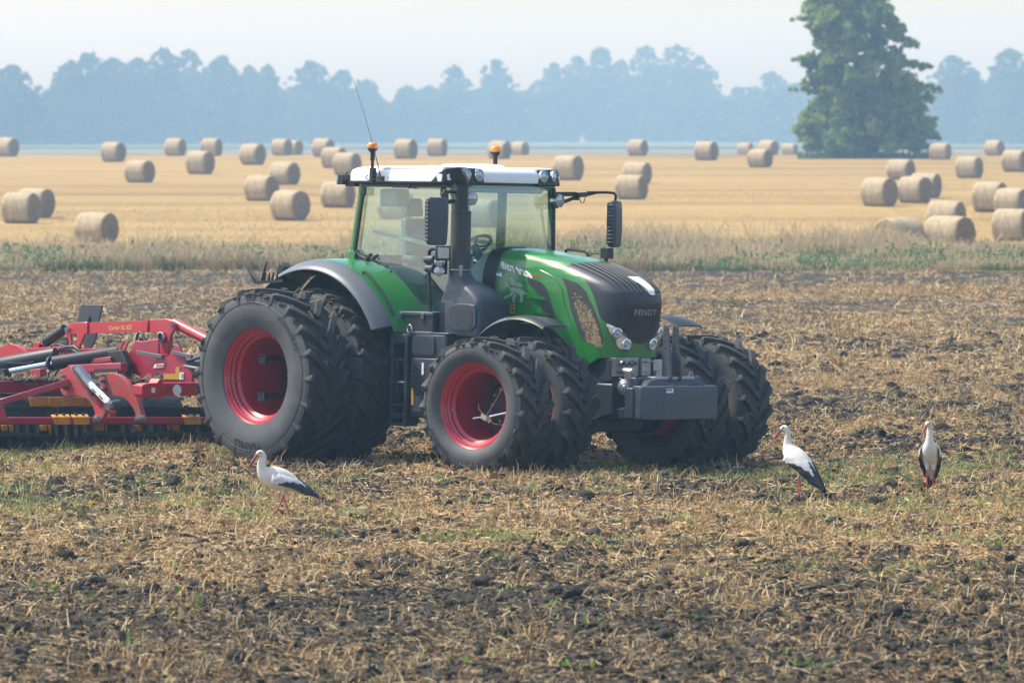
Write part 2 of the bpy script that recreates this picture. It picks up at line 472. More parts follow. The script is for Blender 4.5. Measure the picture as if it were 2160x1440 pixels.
def soil_material():
    m, nt, p = nt_new('tilled_soil')
    N, L = nt.nodes, nt.links
    a = N.new('ShaderNodeVertexColor'); a.layer_name = 'Col'
    s = N.new('ShaderNodeSeparateColor'); L.new(a.outputs[0], s.inputs[0])
    tc = N.new('ShaderNodeTexCoord')
    def noise(sc, det=6, st=None):
        co = tc.outputs['Object']
        if st:
            mp = N.new('ShaderNodeMapping'); mp.inputs['Scale'].default_value = st; L.new(co, mp.inputs[0]); co = mp.outputs[0]
        n = N.new('ShaderNodeTexNoise'); n.inputs['Scale'].default_value = sc; n.inputs['Detail'].default_value = det; L.new(co, n.inputs[0]); return n.outputs[0]
    r = N.new('ShaderNodeValToRGB'); L.new(noise(9), r.inputs[0])
    r.color_ramp.elements[0].position = .3; r.color_ramp.elements[0].color = (.016, .0138, .0105, 1)
    r.color_ramp.elements[1].position = .75; r.color_ramp.elements[1].color = (.066, .055, .041, 1)
    # chopped straw lying in the soil
    q = N.new('ShaderNodeValToRGB'); L.new(noise(14, 4), q.inputs[0])
    q.color_ramp.elements[0].position = .3; q.color_ramp.elements[0].color = (.18, .105, .045, 1)
    q.color_ramp.elements[1].position = .7; q.color_ramp.elements[1].color = (.43, .30, .16, 1)
    n2 = noise(22, 3, (1, .8, 1))
    th = N.new('ShaderNodeMath'); th.operation = 'SUBTRACT'; th.inputs[0].default_value = .80
    sc2 = N.new('ShaderNodeMath'); sc2.operation = 'MULTIPLY'; sc2.inputs[1].default_value = .52; L.new(s.outputs[0], sc2.inputs[0])
    L.new(sc2.outputs[0], th.inputs[1])
    mr = N.new('ShaderNodeMapRange'); L.new(n2, mr.inputs[0]); L.new(th.outputs[0], mr.inputs[1])
    ad = N.new('ShaderNodeMath'); ad.inputs[1].default_value = .08; L.new(th.outputs[0], ad.inputs[0]); L.new(ad.outputs[0], mr.inputs[2])
    mx = N.new('ShaderNodeMix'); mx.data_type = 'RGBA'
    L.new(mr.outputs[0], mx.inputs['Factor']); L.new(r.outputs[0], mx.inputs['A']); L.new(q.outputs[0], mx.inputs['B'])
    L.new(mx.outputs['Result'], p.inputs['Base Color'])
    p.inputs['Roughness'].default_value = .95; p.inputs['Specular IOR Level'].default_value = .2
    b = N.new('ShaderNodeBump'); b.inputs['Strength'].default_value = .7; b.inputs['Distance'].default_value = .03
    L.new(noise(28, 8), b.inputs['Height']); L.new(b.outputs[0], p.inputs['Normal'])
    return m
M['soil'] = soil_material()
ys = np.concatenate([np.arange(33, 60, .045), np.arange(60, 85, .07), np.arange(85, 142.5, .14)])
us = np.concatenate([[-7, -4.5, -3, -2.2, -1.7, -1.4, -1.2], np.linspace(-1.08, 1.08, 460), [1.2, 1.4, 1.7, 2.2, 3, 4.5, 7]])
xs = [(lambda y, u=u: u * (.105 * y + 2.0)) for u in us]
o = grid_mesh('ploughed_field', xs, ys, soil_h, 'soil', lambda X, Y: np.stack([cover(X, Y)] * 3, -1))
tag(o, kind='structure')

def wide_ground():
    """plain sheet under everything, out past the camera and to both sides"""
    ys = np.concatenate([np.linspace(-60, 140, 41), np.linspace(145, 700, 80), np.linspace(720, 1850, 30)])
    xs = np.linspace(-420, 420, 61)
    return grid_mesh('ground', list(xs), ys, lambda X, Y: base_h(X, Y) - .22, PM('field_soil', (.09, .07, .05), .95, var=.3, vscale=.5))
tag(wide_ground(), kind='structure')

def stubble_material():
    m, nt, p = nt_new('golden_stubble')
    N, L = nt.nodes, nt.links
    tc = N.new('ShaderNodeTexCoord')
    def noise(sc, st, det=5):
        mp = N.new('ShaderNodeMapping'); mp.inputs['Scale'].default_value = st; mp.inputs['Rotation'].default_value = (0, 0, R(4)); L.new(tc.outputs['Object'], mp.inputs[0])
        n = N.new('ShaderNodeTexNoise'); n.inputs['Scale'].default_value = sc; n.inputs['Detail'].default_value = det; L.new(mp.outputs[0], n.inputs[0]); return n.outputs[0]
    r = N.new('ShaderNodeValToRGB'); L.new(noise(.16, (.10, 1, 1), 9), r.inputs[0])
    e = r.color_ramp.elements
    e[0].position = .30; e[0].color = (.21, .130, .039, 1); e[1].position = .72; e[1].color = (.355, .238, .083, 1)
    k = e.new(.5); k.color = (.325, .205, .060, 1)
    n2 = noise(1.6, (.5, 1, 1), 9); mr = N.new('ShaderNodeMapRange'); mr.inputs[3].default_value = .70; mr.inputs[4].default_value = 1.3
    L.new(n2, mr.inputs[0])
    s = N.new('ShaderNodeVectorMath'); s.operation = 'SCALE'; L.new(r.outputs[0], s.inputs[0]); L.new(mr.outputs[0], s.inputs['Scale'])
    # drill rows and the wheel tracks of the baler
    def bands(sc, lo, hi, k, rot, prev):
        mp = N.new('ShaderNodeMapping'); mp.inputs['Rotation'].default_value = (0, 0, R(rot)); L.new(tc.outputs['Object'], mp.inputs[0])
        w = N.new('ShaderNodeTexWave'); w.bands_direction = 'Y'; w.inputs['Scale'].default_value = sc; w.inputs['Distortion'].default_value = 1.2; w.inputs['Detail'].default_value = 3; w.inputs['Detail Scale'].default_value = .4
        L.new(mp.outputs[0], w.inputs[0])
        q = N.new('ShaderNodeMapRange'); q.inputs[1].default_value = lo; q.inputs[2].default_value = hi; q.inputs[3].default_value = 1.0; q.inputs[4].default_value = k
        L.new(w.outputs[0], q.inputs[0])
        v = N.new('ShaderNodeVectorMath'); v.operation = 'SCALE'; L.new(prev, v.inputs[0]); L.new(q.outputs[0], v.inputs['Scale']); return v
    s = bands(.42, .2, 1.0, .86, 3.0, s.outputs[0])
    s = bands(.020, .975, .998, .72, 4.5, s.outputs[0])
    # a few faint green patches of regrowth
    g = N.new('ShaderNodeMapRange'); g.inputs[1].default_value = .60; g.inputs[2].default_value = .75; g.inputs[4].default_value = .5
    L.new(noise(.055, (.35, 1, 1)), g.inputs[0])
    mx = N.new('ShaderNodeMix'); mx.data_type = 'RGBA'; mx.inputs['B'].default_value = (.25, .21, .075, 1)
    L.new(g.outputs[0], mx.inputs['Factor']); L.new(s.outputs[0], mx.inputs['A'])
    L.new(mx.outputs['Result'], p.inputs['Base Color'])
    p.inputs['Roughness'].default_value = .9; p.inputs['Specular IOR Level'].default_value = .15
    return m
M['stubble'] = stubble_material()
o = grid_mesh('stubble_field', list(np.linspace(-160, 160, 130)), np.concatenate([np.arange(141, 260, 2.), np.arange(260, 706, 5.)]),
              lambda X, Y: base_h(X, Y) + (fbm(X * .08, Y * .08, 77, 2) - .5) * .12, 'stubble')
tag(o, kind='structure')
M['farfield'] = PM('distant_field', (.125, .105, .055), .95, var=.25, vscale=.05, stretch=(.2, 1, 1))
o = grid_mesh('far_field', list(np.linspace(-260, 260, 20)), np.linspace(700, 1010, 20), lambda X, Y: base_h(X, Y) + .05, 'farfield')
tag(o, kind='structure')
M['crop'] = PM('distant_green_crop', (.065, .095, .045), .95, var=.2, vscale=.05)
o = grid_mesh('green_crop_field', list(np.linspace(-300, 300, 20)), np.linspace(1008, 1600, 20), lambda X, Y: base_h(X, Y) + .30, 'crop')
tag(o, kind='structure')

# ------------------------------------------------------------------ straw, clods, regrowth on the tilled field
def scatter(n, y0, y1, marg=1.2):
    y = y0 + (y1 - y0) * rng.random(n * 2)
    keep = rng.random(n * 2) < (.0925 * y + marg) / (.0925 * y1 + marg)
    y = y[keep][:n]
    x = (rng.random(len(y)) * 2 - 1) * (.0925 * y + marg)
    return x, y
PAL = np.array([(.46, .30, .115), (.40, .225, .070), (.52, .37, .165), (.35, .19, .065), (.58, .45, .25), (.42, .28, .13), (.27, .165, .075), (.36, .28, .15)])
def worn(y):
    return np.interp(y, [36, 44, 50, 66, 80], [.55, .70, 1.0, 1.0, .85])[:, None]
M['straw'] = PM('straw_stalks', (.4, .3, .15), .7, attr=True, spec=.35)
M['blade'] = PM('green_blades', (.1, .2, .05), .6, attr=True, trans=.42)
def straw_layer(name, n, y0, y1, lmin, lmax, wmin, wmax, lift=.02):
    x, y = scatter(n, y0, y1)
    k = rng.random(len(x)) < cover(x, y) * 1.25
    x, y = x[k], y[k]; n = len(x)
    az = rng.random(n) * 2 * np.pi; el = rng.normal(.10, .22, n)
    L = lmin + (lmax - lmin) * rng.random(n) ** 1.6
    d = np.stack([np.cos(az) * np.cos(el), np.sin(az) * np.cos(el), np.abs(np.sin(el))], 1)
    z = soil_h(x, y) + lift * rng.random(n)
    p = np.stack([x, y, z], 1)
    side = np.stack([-np.sin(az), np.cos(az), np.zeros(n)], 1)
    roll = rng.normal(0, .7, n)
    up = np.cross(side, d)
    wv = (side * np.cos(roll)[:, None] + up * np.sin(roll)[:, None]) * (wmin + (wmax - wmin) * rng.random(n))[:, None]
    bend = np.stack([np.zeros(n), np.zeros(n), rng.normal(.0, .03, n)], 1) * L[:, None]
    P = np.stack([p - d * L[:, None] * .5, p + bend + np.array([0, 0, .004]), p + d * L[:, None] * .5], 1)
    c = PAL[rng.integers(0, len(PAL), n)] * (.65 + .6 * rng.random(n))[:, None] * worn(y)
    o = quad_strip_mesh(name, P, np.repeat(wv[:, None], 3, 1), c, 'straw')
    return tag(o, kind='stuff')
straw_layer('straw_litter', 640000, 34.5, 84, .045, .17, .0022, .0048)
straw_layer('straw_litter', 300000, 84, 141, .08, .26, .0032, .0075, .04)

def tufts(name, n, y0, y1, stalks, h0, h1, w, pal, mat, centers=None, spread=.07, lean=.35, jit=.25, cov=True):
    if centers is None:
        x, y = scatter(n, y0, y1)
        if cov:
            k = rng.random(len(x)) < cover(x, y) * 1.1
            x, y = x[k], y[k]
    else: x, y = centers
    n = len(x)
    cx = np.repeat(x, stalks); cy = np.repeat(y, stalks); m = len(cx)
    laz = np.repeat(rng.random(n) * 2 * np.pi, stalks); sc = np.repeat(.6 + .7 * rng.random(n), stalks)
    px = cx + rng.normal(0, spread, m) * sc; py = cy + rng.normal(0, spread * .7, m) * sc
    az = rng.random(m) * 2 * np.pi
    le = np.abs(rng.normal(0, lean, m))
    d = np.stack([np.cos(az) * np.sin(le) + .25 * np.cos(laz), np.sin(az) * np.sin(le) + .25 * np.sin(laz), np.cos(le)], 1)
    d /= np.linalg.norm(d, axis=1)[:, None]
    Ln = (h0 + (h1 - h0) * rng.random(m)) * sc
    p = np.stack([px, py, soil_h(px, py) - .01], 1)
    out = np.stack([np.cos(az), np.sin(az), -.3 * np.ones(m)], 1) * (Ln * jit)[:, None]
    P = np.stack([p, p + d * Ln[:, None] * .55, p + d * Ln[:, None] + out], 1)
    wa = rng.random(m) * np.pi
    wv = np.stack([np.cos(wa), np.sin(wa), np.zeros(m)], 1) * w
    Wd = np.stack([wv, wv * .8, wv * .35], 1)
    c = pal[rng.integers(0, len(pal), m)] * (.75 + .5 * rng.random(m))[:, None]
    return tag(quad_strip_mesh(name, P, Wd, c, mat), kind='stuff')
tufts('stubble_tufts', 13000, 34.5, 84, 8, .06, .17, .0045, PAL, 'straw')
tufts('stubble_tufts', 6000, 84, 141, 5, .10, .22, .011, PAL, 'straw', spread=.12)
GPAL = np.array([(.17, .27, .045), (.25, .33, .08), (.32, .36, .13), (.14, .22, .045)])
gx, gy = scatter(1700, 50.0, 64)
k = fbm(gx * .5, gy * .5, 91, 3) > .53
gx, gy = gx[k], gy[k]
ex = np.array([[-.95 + 0 * i, 63.0] for i in range(1)] + [[-4.6, 62.4], [-4.45, 62.5], [4.9, 61.3], [5.3, 58.3], [4.95, 56.6], [5.1, 55.2], [4.75, 56.9], [1.6, 52.6], [3.3, 53.4], [2.9, 55.9], [1.0, 56.8],
               [-4.2, 55.8], [-3.9, 57.1], [.9, 58.6], [.2, 57.3], [2.45, 47.0], [3.4, 47.2], [3.3, 46.8], [-1.7, 58.1], [-.2, 59.2], [-2.0, 57.2], [4.6, 46.0], [-3.1, 54.8], [3.95, 57.4]])
gx = np.concatenate([gx, np.repeat(ex[:, 0], 3) + rng.normal(0, .10, len(ex) * 3)]); gy = np.concatenate([gy, np.repeat(ex[:, 1], 3) + rng.normal(0, .12, len(ex) * 3)])
tufts('green_regrowth', 0, 0, 0, 26, .05, .13, .004, GPAL, 'blade', centers=(gx, gy), spread=.09, lean=.6)
wx, wy = scatter(40, 38, 54)
wx = np.concatenate([wx, [-2.45, -2.5, -1.85, 2.1, 3.4, -3.35]]); wy = np.concatenate([wy, [43.6, 43.4, 45.5, 38.8, 38.6, 44.2]])
tufts('broad_leaf_weeds', 0, 0, 0, 7, .05, .12, .018, GPAL * np.array([.6, .75, .5]), 'blade', centers=(wx, wy), spread=.035, lean=.8)

def clods(n, y0, y1, sub_, size, hi):
    bm = bmesh.new(); bmesh.ops.create_icosphere(bm, subdivisions=sub_, radius=1)
    tv = np.array([v.co[:] for v in bm.verts]); tf = np.array([[v.index for v in f.verts] for f in bm.faces]); bm.free()
    x, y = scatter(n, y0, y1); k = rng.random(len(x)) > cover(x, y) - np.interp(y, [43, 50], [.30, .16]); x, y = x[k], y[k]; n = len(x)
    s = np.clip(size * np.exp(rng.normal(.1, .55, n)), .008, hi) * np.clip(y / 60, .9, 1.15)
    sc = np.stack([s * (1 + .6 * rng.random(n)), s * (1 + .6 * rng.random(n)), s * (.6 + .4 * rng.random(n))], 1)
    lump = 1 + .38 * rng.normal(0, 1, (n, len(tv), 1)).clip(-1.3, 1.3)
    v = tv[None] * lump * sc[:, None]
    v = v + np.stack([x, y, soil_h(x, y) + s * .25], 1)[:, None]
    f = tf[None] + (np.arange(n) * len(tv))[:, None, None]
    c = np.repeat((np.array(SOIL_D) * (.55 + .9 * rng.random((n, 1)))), len(tv), 0)
    M['clod'] = PM('dark_soil_clods', SOIL_D, .95, attr=True, spec=.2)
    return tag(np_mesh('soil_clods', v.reshape(-1, 3), f.reshape(-1, 3), 'clod', c), kind='stuff')
clods(14000, 34.5, 100, 2, .022, .062)
clods(120000, 34.5, 75, 1, .012, .03)

# ------------------------------------------------------------------ grassy field margin
def margin():
    n = 300000
    y = 141.5 + 30 * rng.random(n) ** 1.3; x = (rng.random(n) * 2 - 1) * (.0925 * y + 15)
    kp = fbm(x * .45, y * .35, 67, 3) > .40 - .25 * rng.random(n); x, y = x[kp], y[kp]; n = len(x)
    clump = fbm(x * .55, y * .25, 61, 3); hgt = (.22 + .72 * np.clip(fbm(x * .30, y * .2, 63, 4) * 2.4 - .70, 0, 1)) * np.interp(y, [141, 148, 158], [.62, .85, 1.08])
    right = np.clip((x - 2) / 10, 0, 1)
    kind = rng.random(n)
    green = np.array([(.075, .120, .040), (.11, .15, .055), (.15, .18, .08)]); dry = np.array([(.40, .30, .17), (.46, .35, .22), (.34, .26, .15)]); head = np.array([(.44, .34, .18), (.49, .39, .23), (.38, .29, .155)])
    g = kind < np.clip(.40 + (clump - .5) * 3.6 + .08 * right, .05, .94)
    h = kind > .84
    c = np.where(g[:, None], green[rng.integers(0, 3, n)], np.where(h[:, None], head[rng.integers(0, 3, n)], dry[rng.integers(0, 3, n)]))
    c = c * (.75 + .5 * rng.random((n, 1)))
    L = hgt * (.55 + .6 * rng.random(n)); L = np.where(g, L * .62, L); L = np.where(h, L * 1.12, L)
    az = rng.random(n) * 2 * np.pi; le = np.abs(rng.normal(.12, .16, n))
    d = np.stack([np.cos(az) * np.sin(le), np.sin(az) * np.sin(le), np.cos(le)], 1)
    p = np.stack([x, y, base_h(x, y) - .03], 1)
    out = np.stack([np.cos(az), np.sin(az), -.4 * np.ones(n)], 1) * (L * .16)[:, None]
    P = np.stack([p, p + d * (L * .5)[:, None], p + d * (L * .8)[:, None] + out * .3, p + d * L[:, None] + out], 1)
    wa = rng.random(n) * np.pi
    wv = np.stack([np.cos(wa), np.sin(wa), 0 * wa], 1)
    wb = np.where(g, .009, .005)[:, None] * wv; wt = np.where(h, .013, np.where(g, .006, .0045))[:, None] * wv
    Wd = np.stack([wb, wb, wt, wt * .3], 1)
    tag(quad_strip_mesh('margin_grass', P, Wd, c, 'blade'), kind='stuff')
    # broad green weeds among the grass
    n = 15000
    nc = 300
    cy = 141.5 + 14 * rng.random(nc) ** 1.4; cx = (rng.random(nc) * 2 - 1) * (.0925 * cy + 3); ch = .18 + .5 * rng.random(nc) ** 2
    i = rng.integers(0, nc, n)
    x = cx[i] + rng.normal(0, .30, n); y = cy[i] + rng.normal(0, .3, n); z = base_h(x, y) + ch[i] * rng.random(n)
    az = rng.random(n) * 6.283; el = rng.normal(.3, .5, n)
    d = np.stack([np.cos(az) * np.cos(el), np.sin(az) * np.cos(el), np.sin(el)], 1) * (.07 + .07 * rng.random(n))[:, None]
    p = np.stack([x, y, z], 1)
    wv = np.stack([-np.sin(az), np.cos(az), rng.normal(0, .4, n)], 1) * .028
    P = np.stack([p, p + d, p + d * 1.8 - np.array([0, 0, .02])], 1); Wd = np.stack([wv * .4, wv, wv * .1], 1)
    gc = np.array([(.06, .12, .035), (.08, .15, .045), (.10, .16, .06)])[rng.integers(0, 3, n)] * (.8 + .4 * rng.random((n, 1)))
    tag(quad_strip_mesh('margin_weeds', P, Wd, gc, 'blade'), kind='stuff')
    # standing stubble, in drill rows, on the near part of the golden field
    n = 90000
    y = 168 + 190 * rng.random(n) ** 1.2; x = (rng.random(n) * 2 - 1) * (.0925 * y + 4)
    y = y - x * .06; y = np.round(y / .5) * .5 + x * .06 + rng.normal(0, .05, n)
    p = np.stack([x, y, base_h(x, y) - .04], 1); L = (.05 + .07 * rng.random(n)) * np.interp(y, [168, 358], [1, .35])
    d = np.stack([rng.normal(0, .3, n), rng.normal(0, .3, n), np.ones(n)], 1)
    P = np.stack([p, p + d * L[:, None]], 1); wa = rng.random(n) * np.pi
    wv = np.stack([np.cos(wa), np.sin(wa), 0 * wa], 1) * .011
    c = np.array([(.38, .26, .09), (.43, .31, .12), (.34, .22, .07)])[rng.integers(0, 3, n)] * (.7 + .6 * rng.random((n, 1)))
    tag(quad_strip_mesh('stubble_rows', P, np.stack([wv, wv], 1), c, 'straw'), kind='stuff')
margin()

# ------------------------------------------------------------------ straw bales
def bale_mats():
    m, nt, p = nt_new('wrapped_bale_side')
    N, L = nt.nodes, nt.links
    tc = N.new('ShaderNodeTexCoord')
    def noise(sc, st, det=5):
        mp = N.new('ShaderNodeMapping'); mp.inputs['Scale'].default_value = st; L.new(tc.outputs['Object'], mp.inputs[0])
        n = N.new('ShaderNodeTexNoise'); n.inputs['Scale'].default_value = sc; n.inputs['Detail'].default_value = det; L.new(mp.outputs[0], n.inputs[0]); return n.outputs[0]
    r = N.new('ShaderNodeValToRGB'); L.new(noise(3, (3, 1.2, 1.2)), r.inputs[0])
    e = r.color_ramp.elements
    e[0].position = .25; e[0].color = (.28, .21, .12, 1); e[1].position = .75; e[1].color = (.49, .385, .245, 1)
    n2 = noise(22, (1, 1, 1)); mr = N.new('ShaderNodeMapRange'); mr.inputs[3].default_value = .6; mr.inputs[4].default_value = 1.35; L.new(n2, mr.inputs[0])
    s = N.new('ShaderNodeVectorMath'); s.operation = 'SCALE'; L.new(r.outputs[0], s.inputs[0]); L.new(mr.outputs[0], s.inputs['Scale'])
    L.new(s.outputs[0], p.inputs['Base Color']); p.inputs['Roughness'].default_value = .85; p.inputs['Specular IOR Level'].default_value = .2
    b = N.new('ShaderNodeBump'); b.inputs['Strength'].default_value = .6; b.inputs['Distance'].default_value = .04; L.new(n2, b.inputs['Height']); L.new(b.outputs[0], p.inputs['Normal'])
    m2, nt, p = nt_new('bale_end_straw')
    N, L = nt.nodes, nt.links
    tc = N.new('ShaderNodeTexCoord')
    mp = N.new('ShaderNodeMapping'); mp.inputs['Scale'].default_value = (0, 1, 1); L.new(tc.outputs['Object'], mp.inputs[0])
    ln = N.new('ShaderNodeVectorMath'); ln.operation = 'LENGTH'; L.new(mp.outputs[0], ln.inputs[0])
    nn = N.new('ShaderNodeTexNoise'); nn.inputs['Scale'].default_value = 5; nn.inputs['Detail'].default_value = 6; L.new(tc.outputs['Object'], nn.inputs[0])
    ad = N.new('ShaderNodeMath'); ad.operation = 'MULTIPLY_ADD'; ad.inputs[1].default_value = 6; L.new(ln.outputs['Value'], ad.inputs[0]); L.new(nn.outputs[0], ad.inputs[2])
    fr = N.new('ShaderNodeMath'); fr.operation = 'PINGPONG'; fr.inputs[1].default_value = .5; L.new(ad.outputs[0], fr.inputs[0])
    n3 = N.new('ShaderNodeTexNoise'); n3.inputs['Scale'].default_value = 26; n3.inputs['Detail'].default_value = 5; L.new(tc.outputs['Object'], n3.inputs[0])
    fm_ = N.new('ShaderNodeMath'); fm_.operation = 'MULTIPLY'; fm_.inputs[1].default_value = .45; L.new(fr.outputs[0], fm_.inputs[0])
    am = N.new('ShaderNodeMath'); am.operation = 'ADD'; L.new(fm_.outputs[0], am.inputs[0]); L.new(n3.outputs[0], am.inputs[1])
    r = N.new('ShaderNodeValToRGB'); L.new(am.outputs[0], r.inputs[0])
    e = r.color_ramp.elements; e[0].position = .3; e[0].color = (.15, .105, .06, 1); e[1].position = .95; e[1].color = (.34, .25, .15, 1)  # end straw, darkened so that part of the ends' shade is in its colour
    L.new(r.outputs[0], p.inputs['Base Color']); p.inputs['Roughness'].default_value = .95; p.inputs['Specular IOR Level'].default_value = .1
    b = N.new('ShaderNodeBump'); b.inputs['Strength'].default_value = .8; b.inputs['Distance'].default_value = .05; L.new(am.outputs[0], b.inputs['Height']); L.new(b.outputs[0], p.inputs['Normal'])
    return m, m2
M['bale'], M['baleend'] = bale_mats()
def bale_mesh(seed):
    """unit round bale: diameter 1, length 1, axis x, resting on z = 0"""
    r = np.random.default_rng(seed); n = 48
    prof = [(0, -.5), (.2, -.502), (.36, -.5), (.465, -.487), (.495, -.46), (.5, -.3), (.503, 0), (.5, .3), (.495, .46), (.465, .487), (.36, .5), (.2, .502), (0, .5)]
    b = MB()
    ph = r.random(6) * 6.28
    vs, fs, ms = [], [], []
    for i, (q, h) in enumerate(prof):
        for j in range(n):
            a = 2 * math.pi * j / n
            k = 1 + .014 * math.sin(2 * a + ph[2]) + .012 * math.sin(3 * a + ph[0] + h) + .008 * math.sin(5 * a + ph[1] + 4 * h) + .012 * r.normal()
            y, z = q * k * math.cos(a), q * k * math.sin(a)
            z = max(z, -.475 + .004 * r.random()) if q > .1 else z
            vs.append((h * (1 + .012 * r.normal()), y, z + .475))
    for i in range(len(prof) - 1):
        for j in range(n):
            c = (j + 1) % n
            fs.append((i * n + j, i * n + c, (i + 1) * n + c, (i + 1) * n + j)); ms.append(1 if i < 3 or i >= len(prof) - 4 else 0)
    b.v, b.f, b.m = vs, fs, ms
    o = b.build('straw_bale', ['bale', 'baleend'], smooth=50, weld=True)
    return o
BALES = [(-38.64, 424.9, 1.52, 0), (-27.2, 378.9, 1.39, 0), (-20.65, 307.8, 1.32, 0), (-26.1, 430.2, 1.43, 0), (-23.22, 429.1, 1.43, 0), (-18.61, 331.3, 1.44, 0), (-17.1, 365.9, 1.44, 0), (-18.53, 446.9, 1.41, 0), (-18.92, 480.2, 1.35, 0), (-14.41, 423.6, 1.45, 0), (-11.31, 352.9, 1.36, 0), (-9.74, 327.6, 1.4, 0), (-12.42, 303.3, 1.3, 0), (-11.95, 264.8, 1.29, 0), (-9.59, 239.8, 1.35, 0), (-8.0, 255.0, 1.24, 0), (-20.84, 235.5, 1.37, 0), (-20.86, 243.0, 1.33, 0), (-15.69, 209.5, 1.22, 0), (-7.65, 399.4, 1.5, 0), (-5.84, 432.4, 1.4, 0), (-0.89, 399.4, 1.37, 0), (0.74, 511.2, 1.35, 0), (3.19, 313.3, 1.5, 0), (10.12, 446.7, 1.37, 0), (13.53, 386.1, 1.39, 0), (22.61, 537.7, 1.38, 0), (21.22, 458.9, 1.33, 0), (15.85, 354.6, 1.22, 0), (27.62, 551.5, 1.37, 0), (6.9, 305.8, 1.25, 0), (5.79, 268.8, 1.24, 0), (30.28, 392.4, 1.24, 0), (39.89, 458.9, 1.33, 0), (26.39, 320.3, 1.29, 0), (30.68, 338.6, 1.36, 0), (22.17, 316.3, 1.22, 0), (16.99, 256.5, 1.38, 0), (19.0, 261.8, 1.3, 0), (20.33, 272.8, 1.26, 0), (21.54, 250.0, 1.39, 0), (22.05, 244.3, 1.29, 0), (17.72, 226.3, 1.3, 0), (19.43, 215.3, 1.32, 0), (13.79, 175.0, 1.25, 0), (12.22, 175.0, 1.20, 1), (32.6, 563.5, 1.25, 0), (-1.28, 230.8, 1.22, 0), (-5.03, 241.0, 1.22, 0)]
BL = ['far straw bale cut off by the left edge of the photo',
 'far straw bale on the left, above the lone bale with a dark end',
 'lone straw bale with a dark shaded end in the middle of the left field',
 'small far bale left of another against the grey field edge, left side',
 'small far bale directly behind the nearer bale of the left middle distance',
 'straw bale in front of a smaller far bale, left of centre in the left field',
 'far bale standing by itself above the implement and rear wheel',
 'small far bale with a paler bale peeping out behind its right end',
 'pale bale almost hidden behind the right end of another far bale',
 'small far bale above the overlapping pair just left of the cab',
 'hazy bale partly hidden behind the bale just left of the cab roof',
 'bale overlapping a hazier one, close left of the cab roof',
 'bale standing behind and right of the two large bales left of the cab',
 'bale left of and behind the larger bale in the group left of the cab',
 'largest bale of the group left of the cab, nearest to the camera there',
 'bale partly hidden by the rear edge of the tractor cab',
 'large straw bale at the left edge, in front of another bale',
 'bale half hidden behind the large bale at the left edge',
 'straw bale with its foot in tall grass, lowest bale on the left',
 'left one of two shimmering far bales above the cab roof, right of the near beacon',
 'right one of two shimmering far bales above the cab roof',
 'far bale directly behind the amber beacon on the far side of the roof',
 'small far bale just right of the far amber beacon',
 'straw bale right of the white cab roof corner',
 'small far bale alone against the grey field edge, above the right mirror',
 'far bale alone with a dark end, between the mirror and the big tree',
 'smallest pale bale of the cluster left of the big tree',
 'bale of the cluster left of the big tree, behind its lower bale',
 'lowest bale of the cluster left of the big tree',
 'pale bale touching the left edge of the big tree',
 'bale peeping out above another bale, over the far mirror arm',
 'bale standing in front of another, directly above the far mirror',
 'far bale close right of the big tree',
 'small far bale near the right edge, higher than the others there',
 'bale standing alone right of the big tree, below two far bales',
 'bale cut by the right edge of the photo, far back beyond the lone bale',
 'flat looking bale behind the row of three on the right',
 'left bale of the overlapping row below the big tree',
 'middle bale of the overlapping row below the big tree',
 'rear bale of the overlapping row, its dark end showing on the right',
 'large bale partly covered by another near the right edge',
 'bale overlapping a larger one at the right edge of the photo',
 'bale standing right behind the one in the tall grass, right side',
 'largest bale at the right edge, just above the tall grass',
 'pale bale half sunk in reddish tall grass on the right',
 'bale low in the tall grass turned with its end to the left',
 'pale far bale glimpsed under the branches behind the big tree trunk',
 'bale seen through the windscreen of the cab',
 'bale seen through the side window of the cab']
bproto = [bale_mesh(s) for s in (1, 2, 3)]
used = set()
for i, ((x, y, D, fl), lab) in enumerate(zip(BALES, BL)):
    p = bproto[i % 3]
    if i % 3 in used: o = p.copy(); COL.objects.link(o)
    else: o = p; used.add(i % 3)
    ang = -R(30) + rng.normal(0, R(5)) - x / y
    if fl: ang = R(180 + 38)
    D *= .985
    o.location = (x, y, float(base_h(np.array(x), np.array(y))) - .015)
    o.rotation_euler = (0, 0, ang); o.scale = (1.30, D, D)
    tag(o, lab, 'straw bale', 'round bales scattered over the stubble field')

